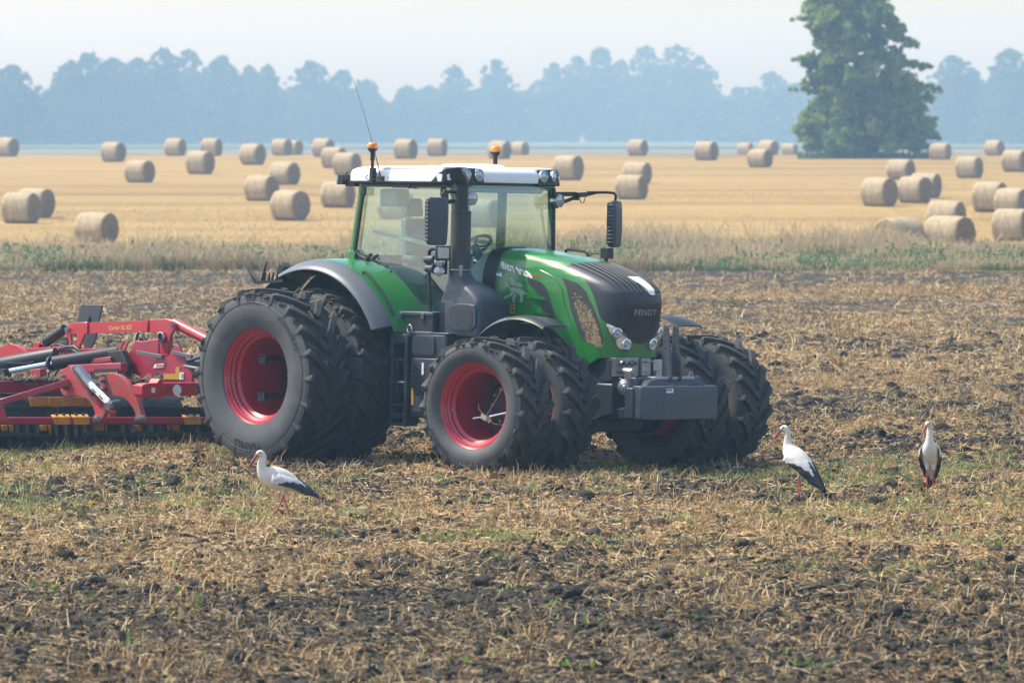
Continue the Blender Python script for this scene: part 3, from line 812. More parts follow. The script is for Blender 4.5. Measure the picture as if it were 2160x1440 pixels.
# ------------------------------------------------------------------ trees
M['leaf'] = PM('tree_leaves', (.05, .09, .03), .6, attr=True, trans=.4, spec=.3)
M['bark'] = PM('tree_bark', (.075, .065, .055), .9, var=.3, vscale=3, bump=.5, bscale=12)
def leaf_crown(name, C, Rr, k, size, pal, parent, flat=.7, droop=.15, tone=None):
    """C (n,3) clump centres, Rr (n,) radii, k leaves per clump"""
    n = len(C) * k
    ci = np.repeat(np.arange(len(C)), k)
    q = rng.normal(0, 1, (n, 3)); q /= np.linalg.norm(q, axis=1)[:, None]; q *= (rng.random(n) ** .45)[:, None]
    q[:, 2] *= flat
    p = C[ci] + q * Rr[ci][:, None]
    p[:, 2] -= droop * (q[:, 0] ** 2 + q[:, 1] ** 2) * Rr[ci]
    az = rng.random(n) * 6.283; el = rng.normal(-.25, .5, n)
    d = np.stack([np.cos(az) * np.cos(el), np.sin(az) * np.cos(el), np.sin(el)], 1)
    sd = np.cross(d, rng.normal(0, 1, (n, 3))); sd /= np.linalg.norm(sd, axis=1)[:, None] + 1e-9
    s = size * (.7 + .6 * rng.random(n))
    P = np.stack([p - d * (s * .5)[:, None], p, p + d * (s * .5)[:, None]], 1)
    w = sd * (s * .36)[:, None]
    Wd = np.stack([w * .25, w, w * .15], 1)
    cc = pal[rng.integers(0, len(pal), len(C)) if tone is None else tone][ci] * (.75 + .5 * rng.random((n, 1)))
    return quad_strip_mesh(name, P, Wd, cc, 'leaf', parent=parent)
def limb(mb, a, b, r0, r1, wob=.08):
    a, b = Vector(a), Vector(b); L = (b - a).length
    pts = [a.lerp(b, t) + Vector((rng.normal(), rng.normal(), rng.normal() * .4 + .9 * math.sin(t * 3.14))) * L * wob * (0 < t < 1) for t in (0, .3, .6, 1)]
    mb.tube(pts, [r0, r0 * .75 + r1 * .25, (r0 + r1) / 2, r1], 7)

def big_tree():
    Y = 400.; S = Y / FPX
    X0 = (1822 - 1080) * S
    z0 = float(base_h(np.array(X0), np.array(Y)))
    t = empty('broadleaf_tree', loc=(X0, Y, z0 - .05))
    tag(t, 'big solitary broadleaf tree in the stubble field among the bales', 'tree')
    # outline measured from the photograph: row, left, right
    O = np.array([(-75, 1800, 1840), (-45, 1750, 1850), (-20, 1722, 1850), (0, 1708, 1842), (20, 1703, 1885), (60, 1702, 1888), (100, 1700, 1905), (140, 1690, 1928), (180, 1690, 1950), (220, 1698, 1965), (260, 1688, 1968), (290, 1680, 1970), (312, 1682, 1958), (326, 1712, 1900)])
    z = (336 - O[:, 0]) * S; l = (O[:, 1] - 1822) * S * 1.05; r = (O[:, 2] - 1822) * S * 1.07
    C, Rr, K = [], [], []
    def inside(zz, q, th):
        a = np.interp(zz, z[::-1], l[::-1]); b = np.interp(zz, z[::-1], r[::-1])
        return (a + b) / 2 + math.cos(th) * q * (b - a) / 2, math.sin(th) * q * (b - a) / 2 * .85
    for k in range(270):                    # leafy boughs hanging outwards
        zz = z[0] * (1 - rng.random() ** .80) * .97 + .55; th = rng.random() * 6.283
        q = rng.uniform(.45, .97); lx, ly = inside(zz, q, th)
        rr = rng.uniform(.42, .85) * (1 - .30 * zz / z[0]); tone = rng.integers(0, 5)
        ox, oy = math.cos(th), math.sin(th)
        for j in range(15):
            t_ = rng.normal(0, .55); w_ = rng.normal(0, .45)
            C.append((lx + ox * t_ * rr - oy * w_ * rr, ly + oy * t_ * rr + ox * w_ * rr, max(.75 + .25 * rng.random(), zz - .30 * t_ * rr * (t_ > 0) + rng.normal(0, .42) * rr))); Rr.append(rng.uniform(.16, .40)); K.append(tone)
    for k in range(800):                    # inner foliage, darkest tone: the crown's inner shade is in the colour
        zz = rng.uniform(1.3, z[0] * .93); lx, ly = inside(zz, rng.random() ** .5 * .72, rng.random() * 6.283)
        if vnoise(np.array(lx * 1.0 + 50), np.array(zz * 1.2 + 3), 5) < .38: continue
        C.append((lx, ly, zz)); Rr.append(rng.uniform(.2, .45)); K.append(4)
    for (px, py, rr) in [(1682, 42, .45), (1672, 44, .35), (1696, 60, .5), (1675, 125, .45), (1690, 130, .5), (1663, 127, .3), (1672, 180, .5), (1664, 187, .4), (1684, 165, .5), (1935, 95, .45), (1945, 90, .35), (1960, 140, .45), (1980, 185, .5), (1985, 196, .4), (1972, 210, .55), (1974, 282, .35), (1912, 60, .5), (1880, 15, .5), (1948, 135, .5), (1720, 8, .5), (1870, 30, .5), (1700, 265, .5), (1688, 300, .5), (1960, 305, .5), (1975, 250, .5)]:
        lx0, lz0, ly0 = (px - 1822) * S, (336 - py) * S, rng.normal(0, .6)
        for q in range(9):
            t_ = rng.random() ** .7; C.append((lx0 * (1 - .28 * t_) + rng.normal(0, .12), ly0 + rng.normal(0, .2), lz0 + .12 * t_ * abs(lx0) * .3 + rng.normal(0, .13))); Rr.append(rr * rng.uniform(.3, .6)); K.append(rng.integers(0, 4))
    C = np.array(C); Rr = np.array(Rr)
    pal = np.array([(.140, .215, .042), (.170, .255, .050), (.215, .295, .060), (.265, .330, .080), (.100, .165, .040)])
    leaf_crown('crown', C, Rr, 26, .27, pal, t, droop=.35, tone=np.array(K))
    mb = MB()
    for (bx, by, tx, tz, r0) in [(0, 0, .1, 9.5, .34), (-.35, .3, -1.9, 8.5, .22), (.5, -.2, 2.3, 8.0, .24), (-.1, -.3, -1.2, 11, .2), (.3, .3, 1.3, 10.5, .2), (.75, .1, 3.6, 5.0, .16), (-.6, -.1, -3.2, 4.6, .16), (.95, .3, 1.6, 3.4, .12)]:
        mb.tube([(bx, by, 0), (bx * 1.1, by, .9), (bx + (tx - bx) * .3, by * 1.6, tz * .4), (bx + (tx - bx) * .65, by * 2, tz * .72), (tx, by * 2.2, tz)], [r0 * 1.2, r0, r0 * .75, r0 * .45, .04], 8)
    idx = rng.choice(len(C), 130, replace=False)
    for i in idx:
        c = C[i]; b = (c[0] * .25, c[1] * .25, max(1.0, c[2] - .9 - .35 * math.hypot(c[0], c[1])))
        limb(mb, b, c, .055, .015, .05)
    mb.build('trunk', 'bark', t)
    # tall weeds round the foot, and the shoots of the tree itself
    n = 2600
    x = rng.normal(0, 2.6, n).clip(-4.6, 4.6); y = rng.normal(0, 1.4, n)
    p = np.stack([X0 + x, Y + y, base_h(X0 + x, Y + y) - .02], 1)
    L = .2 + .45 * rng.random(n) ** 1.5
    az = rng.random(n) * 6.283
    d = np.stack([np.cos(az) * .25, np.sin(az) * .25, np.ones(n)], 1)
    P = np.stack([p, p + d * (L * .5)[:, None], p + d * L[:, None]], 1)
    wv = np.stack([np.cos(az + 1.5), np.sin(az + 1.5), 0 * az], 1) * .04
    c = np.array([(.05, .11, .04), (.06, .12, .05), (.09, .14, .05)])[rng.integers(0, 3, n)]
    tag(quad_strip_mesh('weeds', P, np.stack([wv, wv, wv * .3], 1), c, 'blade'), kind='stuff')
big_tree()

FP = np.array([(.040, .070, .034), (.050, .080, .036), (.044, .074, .040)])
def far_tree(px, top, hw, label, Y=1010, shape=1.0, dens=1.0, base_row=305):
    """tree of the distant wood: crown apex at (px, top), half width hw pixels"""
    Y = Y * float(np.interp(px, [0, 700, 1300, 1700, 2100], [1.25, 1.44, 1.60, 1.5, 1.34])); S = Y / FPX
    X = (px - 1080) * S; z0 = float(base_h(np.array(X), np.array(float(Y))))
    H = (255 - top) * S + CAM_H - z0
    t = empty('woodland_tree', loc=(X, Y, z0))
    tag(t, label, 'tree', 'trees of the distant wood')
    w = hw * S * 1.18
    C, Rr = [], []
    n = int(330 * dens)
    while len(C) < n:
        u = rng.random(); zz = H * (.10 + .90 * u)
        prof = (max(0, 1 - u ** 2.2)) ** .55 if shape <= 1 else (max(0, 1 - u ** 2.6)) ** .5
        th = rng.random() * 6.283; q = rng.random() ** .45
        rr = w * prof * (1 + .20 * math.sin(th * 3 + zz * .7 + px))
        lx, ly = math.cos(th) * q * rr, math.sin(th) * q * rr
        if vnoise(np.array(lx * .50 + px), np.array(zz * .50), 9) < .15 * min(1, u * 1.4): continue
        C.append((lx, ly, zz)); Rr.append(rng.uniform(.4, 1.35) * (1.1 - .4 * u))
    leaf_crown('crown', np.array(C), np.array(Rr), 24, .70, FP * rng.uniform(.55, 1.9), t, flat=.8)
    mb = MB()
    mb.tube([(0, 0, 0), (.1, 0, H * .35), (0, .1, H * .7), (0, 0, H * .97)], [.28, .22, .13, .04], 6)
    for i in rng.choice(len(C), 14, replace=False):
        c = C[i]; limb(mb, (0, 0, max(H * .15, c[2] - 1.5)), c, .09, .02, .04)
    mb.build('trunk', 'bark', t)
for a in [(25, 142, 66, 'rounded hazy tree at the left edge of the wood', 985, 2), (150, 132, 52, 'hazy tree with stepped left shoulder beside the left gap in the wood', 1000, 1),
          (188, 111, 44, 'pointed tall tree, second crown right of the left gap in the wood', 1010, 1), (240, 127, 50, 'broad low-topped tree between the pointed one and the tall pair', 1005, 2), (292, 127, 42, 'tree with sky holes left of the tall flat-topped pair', 1020, 2),
          (347, 106, 46, 'left half of the tall flat-topped pair in the left wood', 1010, 2), (398, 107, 42, 'right half of the tall flat-topped pair in the left wood', 1015, 2), (469, 122, 46, 'rounded hazy tree right of the tall pair', 1010, 2),
          (525, 139, 34, 'narrow hazy tree above the implement arch', 1020, 1), (565, 140, 36, 'slender hazy tree left of the dip before the cab', 1005, 1), (655, 131, 56, 'dome shaped tree right of the dip, left of the antenna', 1000, 2),
          (725, 150, 46, 'hazy tree right behind the thin antenna', 1015, 1), (775, 172, 40, 'low tree sloping down right of the antenna', 1020, 1), (860, 183, 46, 'low far tree above the near beacon', 1030, 1),
          (905, 184, 44, 'low rounded far tree above the cab roof', 1035, 2), (958, 141, 40, 'tree with sky gaps above the cab roof', 1030, 1), (1046, 129, 46, 'pointed tree right of the gap above the far beacon', 1030, 1),
          (1140, 172, 52, 'left low shoulder tree of the tall central wood', 1040, 2), (1170, 136, 46, 'tree of the central wood left of its first peak', 1045, 1), (1216, 121, 40, 'first peak of the tall central wood', 1045, 1),
          (1265, 102, 46, 'second peak of the tall central wood, left of the notch', 1040, 1), (1310, 128, 40, 'shorter tree at the notch of the central wood', 1045, 1), (1362, 98, 50, 'left crown of the highest group above the right mirror', 1040, 1),
          (1430, 95, 60, 'broadest high crown of the group above the right mirror', 1035, 2), (1478, 122, 44, 'feathery right shoulder of the highest group', 1040, 1), (1570, 184, 56, 'low bushy tree in the gap left of the solitary tree', 1050, 2),
          (1627, 155, 50, 'pointed hazy tree left behind the solitary tree', 1045, 1), (1680, 178, 50, 'low hazy tree half behind the left branches of the solitary tree', 1050, 2), (1770, 170, 60, 'hazy tree behind the solitary tree trunk', 1050, 2), (1900, 175, 60, 'hazy tree behind the right branches of the solitary tree', 1045, 2),
          (2010, 121, 58, 'broad domed tree close right of the solitary tree', 1020, 2), (2050, 150, 34, 'lower right shoulder beside the broad domed tree', 1030, 1), (2128, 106, 56, 'tall hazy tree near the right edge', 1010, 2), (2190, 110, 50, 'hazy tree cut by the right edge', 1020, 2)]:
    far_tree(a[0], a[1], a[2], a[3], Y=a[4], shape=a[5])
def understorey():
    n = 7600
    u = rng.uniform(-1100, 3300, n); y = np.interp(u, [0, 700, 1300, 1700, 2100], [1270, 1470, 1630, 1530, 1370]) + rng.uniform(0, 60, n)
    x = (u - 1080) / FPX * y
    top = np.interp(u, [-1100, -800, -500, -250, 0, 30, 60, 92, 125, 200, 300, 440, 560, 611, 650, 700, 760, 820, 880, 940, 1010, 1050, 1105, 1140, 1200, 1260, 1325, 1400, 1480, 1512, 1545, 1590, 1650, 1700, 1900, 1960, 2000, 2040, 2076, 2100, 2300, 2600, 2900, 3300], [150, 120, 160, 130, 175, 165, 178, 197, 165, 140, 145, 150, 160, 188, 158, 172, 182, 208, 196, 178, 185, 170, 188, 182, 150, 138, 158, 125, 140, 196, 200, 186, 178, 185, 180, 182, 150, 158, 190, 150, 130, 160, 120, 150]) + 10 + 8 * (fbm(u * .03, u * 0, 5, 3) - .5)
    zt = (255 - top) * y / FPX + CAM_H
    z = -2.4 + (zt + 2.4) * rng.random(n)
    C = np.stack([x, y, z], 1); Rr = rng.uniform(1.2, 2.6, n)
    C[:, 2] = np.minimum(C[:, 2], zt - Rr * .5)
    tag(leaf_crown('woodland_understorey', C, Rr, 30, 1.35, FP, None), kind='stuff')
understorey()
# ------------------------------------------------------------------ tractor
TR = empty('tractor')
TR.matrix_world = TMAT
tag(TR, 'green tractor with white cab roof and dual red-rimmed wheels on the tilled field', 'tractor')

# ---- wheels
def tyre(Rr, w, rl, n, lug, sd, texts, parent, seed):
    """tyre about the y axis; outer side towards -y for sd=+1 (mirrored for sd=-1)"""
    rg = np.random.default_rng(seed)
    b = MB()
    hw = w / 2; rb = Rr - lug
    half = [(hw * .72, rl), (hw * .86, rl + .02), (hw * .985, rl + (rb - rl) * .30), (hw * 1.02, rl + (rb - rl) * .50), (hw * 1.0, rl + (rb - rl) * .68), (hw * .985, rl + (rb - rl) * .725), (hw * 1.008, rl + (rb - rl) * .735), (hw * .985, rl + (rb - rl) * .75), (hw * .975, rb - .052), (hw * .93, rb - .020), (hw * .80, rb - .006), (hw * .5, rb), (0, rb + .006)]
    prof = [(-y, r) for y, r in half] + [(y, r) for y, r in reversed(half[:-1])]
    nn = 96; ns = len(half)
    vs = []
    for y, r in prof:
        for j in range(nn):
            a = 2 * math.pi * j / nn
            vs.append((r * math.sin(a), y * sd, r * math.cos(a)))
    fs, ms = [], []
    for i in range(len(prof) - 1):
        for j in range(nn):
            c = (j + 1) % nn
            fs.append((i * nn + j, i * nn + c, (i + 1) * nn + c, (i + 1) * nn + j)); ms.append(1 if (i < 9 or i >= len(prof) - 10) else 0)
    b.v, b.f, b.m = vs, fs, ms
    def carc(y):
        ay = abs(y); ys = [q[0] for q in half[7:]][::-1] + [hw * 1.001]; rs = [q[1] for q in half[7:]][::-1] + [rl + (rb - rl) * .69]
        return float(np.interp(ay, ys, rs))
    dl = .30 * (w / .65) / Rr * .98 + .02
    for s in (-1, 1):
        for k in range(n):
            t0 = 2 * math.pi * k / n + (math.pi / n if s > 0 else 0) + rg.normal() * .004
            rings = []
            T = [(-.03, 0), (.12, .10), (.32, .34), (.55, .62), (.76, .84), (.90, .97), (.955, 1.02), (.985, 1.04), (.995, 1.06)]
            for q, (fy, ft) in enumerate(T):
                y = s * fy * hw; th = t0 - ft * dl
                top = Rr - .012 * fy ** 2
                wt, wb = .027 + .012 * fy, .040 + .016 * fy
                if q == 5: top = Rr - .014
                if q == 6: top = Rr - .030
                if q == 7: top = Rr - .062
                if q == 8: top = Rr - .125; wt, wb = .037, .043
                bot = min(carc(y) - .02, top - .03)
                # direction across the lug, in (arc, y)
                q2 = min(q + 1, len(T) - 1); q1 = max(q - 1, 0)
                da = -(T[q2][1] - T[q1][1]) * dl * Rr; dy = s * (T[q2][0] - T[q1][0]) * hw
                ln = math.hypot(da, dy); na, ny = -dy / ln, da / ln
                ring = []
                for rr, o in ((bot, -wb), (top, -wt), (top, wt), (bot, wb)):
                    a = th + na * o / Rr; yy = y + ny * o
                    yy = max(-hw * 1.0, min(hw * 1.0, yy))
                    ring.append((rr * math.sin(a), yy * sd, rr * math.cos(a)))
                rings.append(ring)
            b.loft(rings, True, True, 0)
    for (txt, ang, rad, hgt, length) in texts:
        pts, ff = text_mesh(txt, bold=.03)
        vs = []
        for u, v in pts:
            a = R(ang) + (u - .5) * length / rad; r = rad + v * hgt
            y = -float(np.interp(r, [q[1] for q in half], [q[0] for q in half])) - .005
            vs.append((r * math.sin(-a * sd * -1) , y * sd, r * math.cos(a)))
        b.add(vs, ff, 2)
    o = b.build('tyre', ['rubber', 'sidewall', 'lettering'], parent, smooth=42)
    return o

def rim(w, rl, sd, parent, deep, dish):
    b = MB(); hw = w / 2
    out = [(rl - .030, -hw * .66), (rl + .018, -hw * .74), (rl + .024, -hw * .80), (rl + .012, -hw * .82), (rl - .004, -hw * .76), (rl - .016, -hw * .70), (rl - .022, -hw * .56), (rl - .050, -hw * .50), (rl - .054, -hw * .40), (rl - .085, -hw * .32), (rl - .092, hw * .3), (rl - .085, hw * 1.55)]
    pr = [(r, h * sd) for r, h in out]
    b.lathe(pr, (0, 0, 0), (0, 1, 0), 72)
    yd = dish * sd
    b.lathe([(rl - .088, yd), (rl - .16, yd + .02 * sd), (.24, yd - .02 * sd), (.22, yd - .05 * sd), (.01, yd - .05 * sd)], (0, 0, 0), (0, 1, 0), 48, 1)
    for k in range(10):
        a = 2 * math.pi * k / 10
        b.cyl((.18 * math.cos(a), yd - .05 * sd, .18 * math.sin(a)), (.18 * math.cos(a), yd - .08 * sd, .18 * math.sin(a)), .017, n=6, m=2)
    b.cyl((0, yd - .05 * sd, 0), (0, yd - .12 * sd, 0), .11, .09, 20, 1)
    # valve
    b.cyl((-(rl - .06), -hw * .44 * sd, -.06), (-(rl - .10), -hw * .44 * sd, -.06), .010, n=8, m=2)
    return b.build('rim', ['rim', 'rimdark', 'steel'], parent, smooth=35)

def mud_bits(Rr, w, sd, parent, n, seed, a0=-2.2, a1=.9):
    """clods and straw caught between the lugs"""
    rg = np.random.default_rng(seed)
    b = MB(); ico = bmesh.new(); bmesh.ops.create_icosphere(ico, subdivisions=2, radius=1)
    tv = [v.co.copy() for v in ico.verts]; tf = [tuple(v.index for v in f.verts) for f in ico.faces]; ico.free()
    for i in range(n):
        a = rg.uniform(0, 6.283) if rg.random() < .35 else rg.uniform(a0, a1)
        y = rg.uniform(-.46, .46) * w; edge = rg.random() < .35
        if edge: y = -.47 * w * sd
        r = Rr - rg.uniform(.045, .065) - (.02 if edge else 0)
        c = Vector((r * math.sin(a), y, r * math.cos(a))); s = rg.uniform(.010, .034)
        er = Vector((math.sin(a), 0, math.cos(a))); et = Vector((math.cos(a), 0, -math.sin(a)))
        lump = [1 + .28 * rg.normal() for _ in tv]
        k1 = rg.uniform(.8, 1.9)
        b.add([c + (et * p.x * k1 + Vector((0, 1, 0)) * p.y * 1.2 + er * p.z * .7) * s * min(max(l, .5), 1.5) for p, l in zip(tv, lump)], tf, 0)
    for i in range(n):
        a = rg.uniform(-2.0, 2.0); y = rg.uniform(-.46, .46) * w; r = Rr - rg.uniform(.0, .05)
        c = Vector((r * math.sin(a), y, r * math.cos(a)))
        d = Vector((rg.normal(), rg.normal(), rg.normal())).normalized() * rg.uniform(.02, .075)
        sd2 = d.cross(Vector((rg.normal(), rg.normal(), rg.normal()))).normalized() * .003
        b.add([c - d - sd2, c - d + sd2, c + d + sd2, c + d - sd2], [(0, 1, 2, 3)], 1)
    return tag(b.build('caked_mud', ['mud', M['strawbit']], parent, smooth=60), kind='stuff')
M['strawbit'] = PM('straw_bits', (.30, .22, .11), .7, var=.3, vscale=40)

REAR_R, REAR_W, REAR_RL, REAR_Z = .985, .65, .520, .940
FRONT_R, FRONT_W, FRONT_RL, FRONT_Z = .748, .54, .452, .719
WB, KP, STEER = 3.024, .85, .096
def wheel(name, Rr, w, rl, n, lug, sd, texts, loc, rotz, seed, dish, mud, label=None):
    e = empty(name, TR, loc, (0, 0, rotz))
    spin = random.uniform(0, 6.28)
    t = tyre(Rr, w, rl, n, lug, sd, texts, e, seed)
    rim(w, rl, sd, e, True, dish)
    if mud: mud_bits(Rr, w, sd, e, mud, seed + 50)
    if label: e['label'] = label
    return e
def ta(deg): return deg
wheel('rear_wheel', REAR_R, REAR_W, REAR_RL, 20, .052, 1, [('650/65R42', 50, .765, .055, .46), ('TIANLI', 183, .735, .085, .42), ('RADIAL TUBELESS', 0, .80, .022, .26)], (0, -2.105, REAR_Z), 0, 3, .47, 75)
wheel('rear_wheel', REAR_R, REAR_W, REAR_RL, 20, .052, 1, [], (0.0, -1.305, REAR_Z), 0, 4, .0, 75)
wheel('rear_wheel', REAR_R, REAR_W, REAR_RL, 20, .052, -1, [], (0, 1.305, REAR_Z), 0, 5, .0, 0)
wheel('rear_wheel', REAR_R, REAR_W, REAR_RL, 20, .052, -1, [], (0, 2.105, REAR_Z), 0, 6, .16, 0)
def fpos(y):
    s = -1 if y < 0 else 1; yy = y - s * KP
    return (WB - yy * math.sin(STEER), s * KP + yy * math.cos(STEER), FRONT_Z)
wheel('front_wheel', FRONT_R, FRONT_W, FRONT_RL, 19, .046, 1, [('540/65R34', 227, .585, .055, .36)], fpos(-1.85), STEER, 7, .38, 60)
wheel('front_wheel', FRONT_R, FRONT_W, FRONT_RL, 19, .046, 1, [], fpos(-1.06), STEER, 8, .0, 60)
wheel('front_wheel', FRONT_R, FRONT_W, FRONT_RL, 19, .046, -1, [], fpos(1.06), STEER, 9, .10, 50)
wheel('front_wheel', FRONT_R, FRONT_W, FRONT_RL, 19, .046, -1, [], fpos(1.85), STEER, 10, .14, 60)
# clamps of the outer duals
b = MB()
for pq in ((576, 757), (574, 836)):
    c = U(pq[0], pq[1], 'y', -1.98); b = MB()
    b.bar(c + Vector((0, -.16, 0)), c + Vector((0, .14, 0)), .055, .05); b.cyl(c + Vector((0, -.2, .03)), c + Vector((0, .1, .03)), .014, n=8)
    b.box(c + Vector((0, -.15, 0)), (.11, .04, .10))
    b.build('dual_wheel_clamp', 'dark', TR, bevel=.005)
b = MB()
c0 = Vector(fpos(-1.80))
for p, r_ in (((-.03, -.10, -.13), .012), ((.06, .02, -.11), .016)):
    b.cyl(c0 + Vector(p) + Vector((-.10, -.02, -.01)), c0 + Vector(p) + Vector((.16, .12, .04)), r_, n=8)
b.box(c0 + Vector((0, -.06, -.12)), (.09, .06, .06), Matrix.Rotation(.4, 3, 'Y')); b.box(c0 + Vector((.05, -.03, -.15)), (.05, .05, .05), Matrix.Rotation(.9, 3, 'Y'))
b.cyl(c0 + Vector((.02, -.05, -.12)), c0 + Vector((.27, .03, -.06)), .012, n=8)
for P in ([(0, -.06, -.12), (.10, -.02, .04), (.17, .0, .16), (.25, .03, .30)], [(0, -.06, -.12), (.1, -.03, -.19), (.2, 0, -.2), (.28, .02, -.25)], [(0, -.06, -.12), (-.10, -.07, -.03), (-.09, -.07, .02)]):
    b.tube([c0 + Vector(p) for p in P], .007, 6, 1)
b.build('front_wheel_tie', ['chrome', M['strawbit']], TR)

# ---- hood: plan outlines stacked by height
HZ = [1.15, 1.40, 1.60, 1.83, 1.95, 2.05, 2.12, 2.20, 2.28, 2.34, 2.38, 2.405, 2.412]
HW = [.45, .44, .44, .44, .44, .437, .427, .405, .37, .33, .285, .17, .02]
HS = [3.30, 3.30, 3.25, 3.15, 3.05, 2.92, 2.75, 2.48, 2.15, 1.9, 1.84, 1.81, 1.80]
HN = [3.58, 3.61, 3.66, 3.715, 3.70, 3.57, 3.42, 3.2, 2.94, 2.60, 2.22, 1.95, 1.9]
def hood_pt(z, s):
    w = np.interp(z, HZ, HW); S = np.interp(z, HZ, HS); n = np.interp(z, HZ, HN)
    a = abs(s); t = min(a / .5, 1) * math.pi / 2
    if a > .5: x = S + (1.79 - S) * (a - .5) / .5; y = w
    else: x = S + (n - S) * math.cos(t) ** (2 / 3); y = w * math.sin(t) ** (2 / 3)
    return Vector((x, y if s >= 0 else -y, z))
def hood_n(z, s):
    e = 3e-3
    p = hood_pt(z, s); a = hood_pt(z, s + e) - hood_pt(z, s - e); c = hood_pt(z + e, s) - hood_pt(z - e, s)
    n = a.cross(c).normalized()
    mid = Vector((2.4, 0, 1.6))
    return n if n.dot(p - mid) > 0 else -n
def smoothpoly(pts, it=2):
    for _ in range(it):
        q = []
        for i in range(len(pts)):
            a, b_ = pts[i], pts[(i + 1) % len(pts)]
            q += [(a[0] * .8 + b_[0] * .2, a[1] * .8 + b_[1] * .2), (a[0] * .2 + b_[0] * .8, a[1] * .2 + b_[1] * .8)]
        pts = q
    return pts
def hood_patch(b, poly, off=.004, m=0, round_=1, grid=.02, thick=0.):
    """polygon [(z, s)] laid on the hood surface, off metres proud of it"""
    if round_: poly = smoothpoly(poly, round_)
    n = len(poly)
    P = [Vector((p[1] * 4.0, p[0])) for p in poly]
    xs = [p.x for p in P]; ys = [p.y for p in P]
    def inside(x, y):
        c = False; j = n - 1
        for i in range(n):
            if (P[i].y > y) != (P[j].y > y) and x < (P[j].x - P[i].x) * (y - P[i].y) / (P[j].y - P[i].y) + P[i].x: c = not c
            j = i
        return c
    pts = list(P)
    gx = min(xs) + grid * .5
    while gx < max(xs):
        gy = min(ys) + grid * .5
        while gy < max(ys):
            if inside(gx, gy) and min((Vector((gx, gy)) - q).length for q in P) > grid * .35: pts.append(Vector((gx, gy)))
            gy += grid
        gx += grid
    r = geometry.delaunay_2d_cdt(pts, [], [list(range(n))], 1, 1e-5)
    vs = []
    for v in r[0]:
        z, s = v.y, v.x / 4.0
        vs.append(hood_pt(z, s) + hood_n(z, s) * off)
    b.add(vs, [tuple(f) for f in r[2]], m)
    return b
b = MB()
zl = np.unique(np.concatenate([np.linspace(1.15, 1.95, 26), np.linspace(1.95, 2.412, 44)]))
sl = np.concatenate([np.linspace(-1, -.5, 26)[:-1], -.5 * np.linspace(1, 0, 26)[:-1], .5 * np.linspace(0, 1, 26)[:-1], np.linspace(.5, 1, 26)])
def zbot(x): return float(np.interp(x, [1.7, 2.55, 2.75, 2.95, 3.15, 3.3, 3.42, 4], [1.58, 1.58, 1.52, 1.36, 1.20, 1.17, 1.235, 1.245]))
rings = []
for z in zl:
    ring = []
    for s in sl:
        p = hood_pt(z, s); zb = zbot(p.x)
        if p.z < zb: p = hood_pt(zb, s); p.z = zb
        ring.append(p)
    rings.append(ring)
b.loft(rings, False, False)
hood = b.build('hood', 'green', TR, smooth=20, weld=True)
# black grille with ribs
b = MB()
near = [(2.232, -.335), (2.175, -.377), (2.118, -.385), (2.045, -.402), (1.903, -.425), (1.722, -.412), (1.640, -.385), (1.574, -.232), (1.495, -.115), (1.397, -.025), (1.39, 0)]
poly = near + [(z, -s) for z, s in near[::-1][1:]]
top = [(2.262, .16), (2.268, 0), (2.262, -.16)]
hood_patch(b, poly + top, .005, 0, 1, .03)
for k in range(-5, 6):      # lengthwise ribs on the upper part
    y = k * .062
    pts = []
    for z in np.linspace(2.25, 1.95, 12):
        # find s with that y
        lo, hi = 0.0, .5
        for _ in range(30):
            mid = (lo + hi) / 2
            if hood_pt(z, mid).y < abs(y): lo = mid
            else: hi = mid
        s = math.copysign(lo, y) if y else 0.0
        pts.append(hood_pt(z, s) + hood_n(z, s) * .010)
    b.tube(pts, .010, 6, 1)
for k in range(-6, 7):      # fine vertical ribs below
    y = k * .05
    pts = []
    for z in np.linspace(1.93, max(1.45, 1.40 + abs(y) * .75), 8):
        lo, hi = 0.0, .5
        for _ in range(30):
            mid = (lo + hi) / 2
            if hood_pt(z, mid).y < abs(y): lo = mid
            else: hi = mid
        s = math.copysign(lo, y) if y else 0.0
        pts.append(hood_pt(z, s) + hood_n(z, s) * .006)
    b.tube(pts, .004, 5, 0)
grille = b.build('grille', ['grillemesh', 'black'], hood, smooth=28)
def hood_text(name, txt, corners, mat, parent, off=.009, shear=0., bold=0.):
    """corners: (z, s) of lower left, lower right, upper left, upper right"""
    pts, ff = text_mesh(txt, shear, bold); vs = []
    ll, lr, ul, ur = corners
    for u, v in pts:
        z = (ll[0] * (1 - u) + lr[0] * u) * (1 - v) + (ul[0] * (1 - u) + ur[0] * u) * v
        s = (ll[1] * (1 - u) + lr[1] * u) * (1 - v) + (ul[1] * (1 - u) + ur[1] * u) * v
        vs.append(hood_pt(z, s) + hood_n(z, s) * off)
    return MB().add(vs, ff).build(name, mat, parent, smooth=0)
def s_at(z, y):
    lo, hi = 0.0, .5
    for _ in range(30):
        mid = (lo + hi) / 2
        if hood_pt(z, mid).y < abs(y): lo = mid
        else: hi = mid
    return math.copysign(lo, y)
pts, ff = text_mesh('FENDT', 0, .015); vs = []
for u, v in pts:
    z = 1.702 + .066 * v; y = -.165 + .345 * u - .01 * v; s = s_at(z, y)
    vs.append(hood_pt(z, s) + Vector((.016, 0, .003)))
MB().add(vs, ff).build('grille_lettering', 'greyletter', grille, smooth=0)
b = MB(); hood_patch(b, [(2.105, -.012), (2.100, .050), (2.02, .062), (1.965, .060), (1.925, .046), (1.925, .012)], .024, 0, 0, .03)
b.build('nose_badge', 'badgewhite', grille)
hood_text('hood_lettering', 'FENDT', [(2.196, -.955), (2.138, -.818), (2.262, -.945), (2.208, -.808)], 'decalwhite', hood, .004, .15, .05)
hood_text('hood_lettering', '928', [(2.130, -.800), (2.082, -.712), (2.205, -.792), (2.158, -.700)], 'decalwhite', hood, .004, .1, .05)
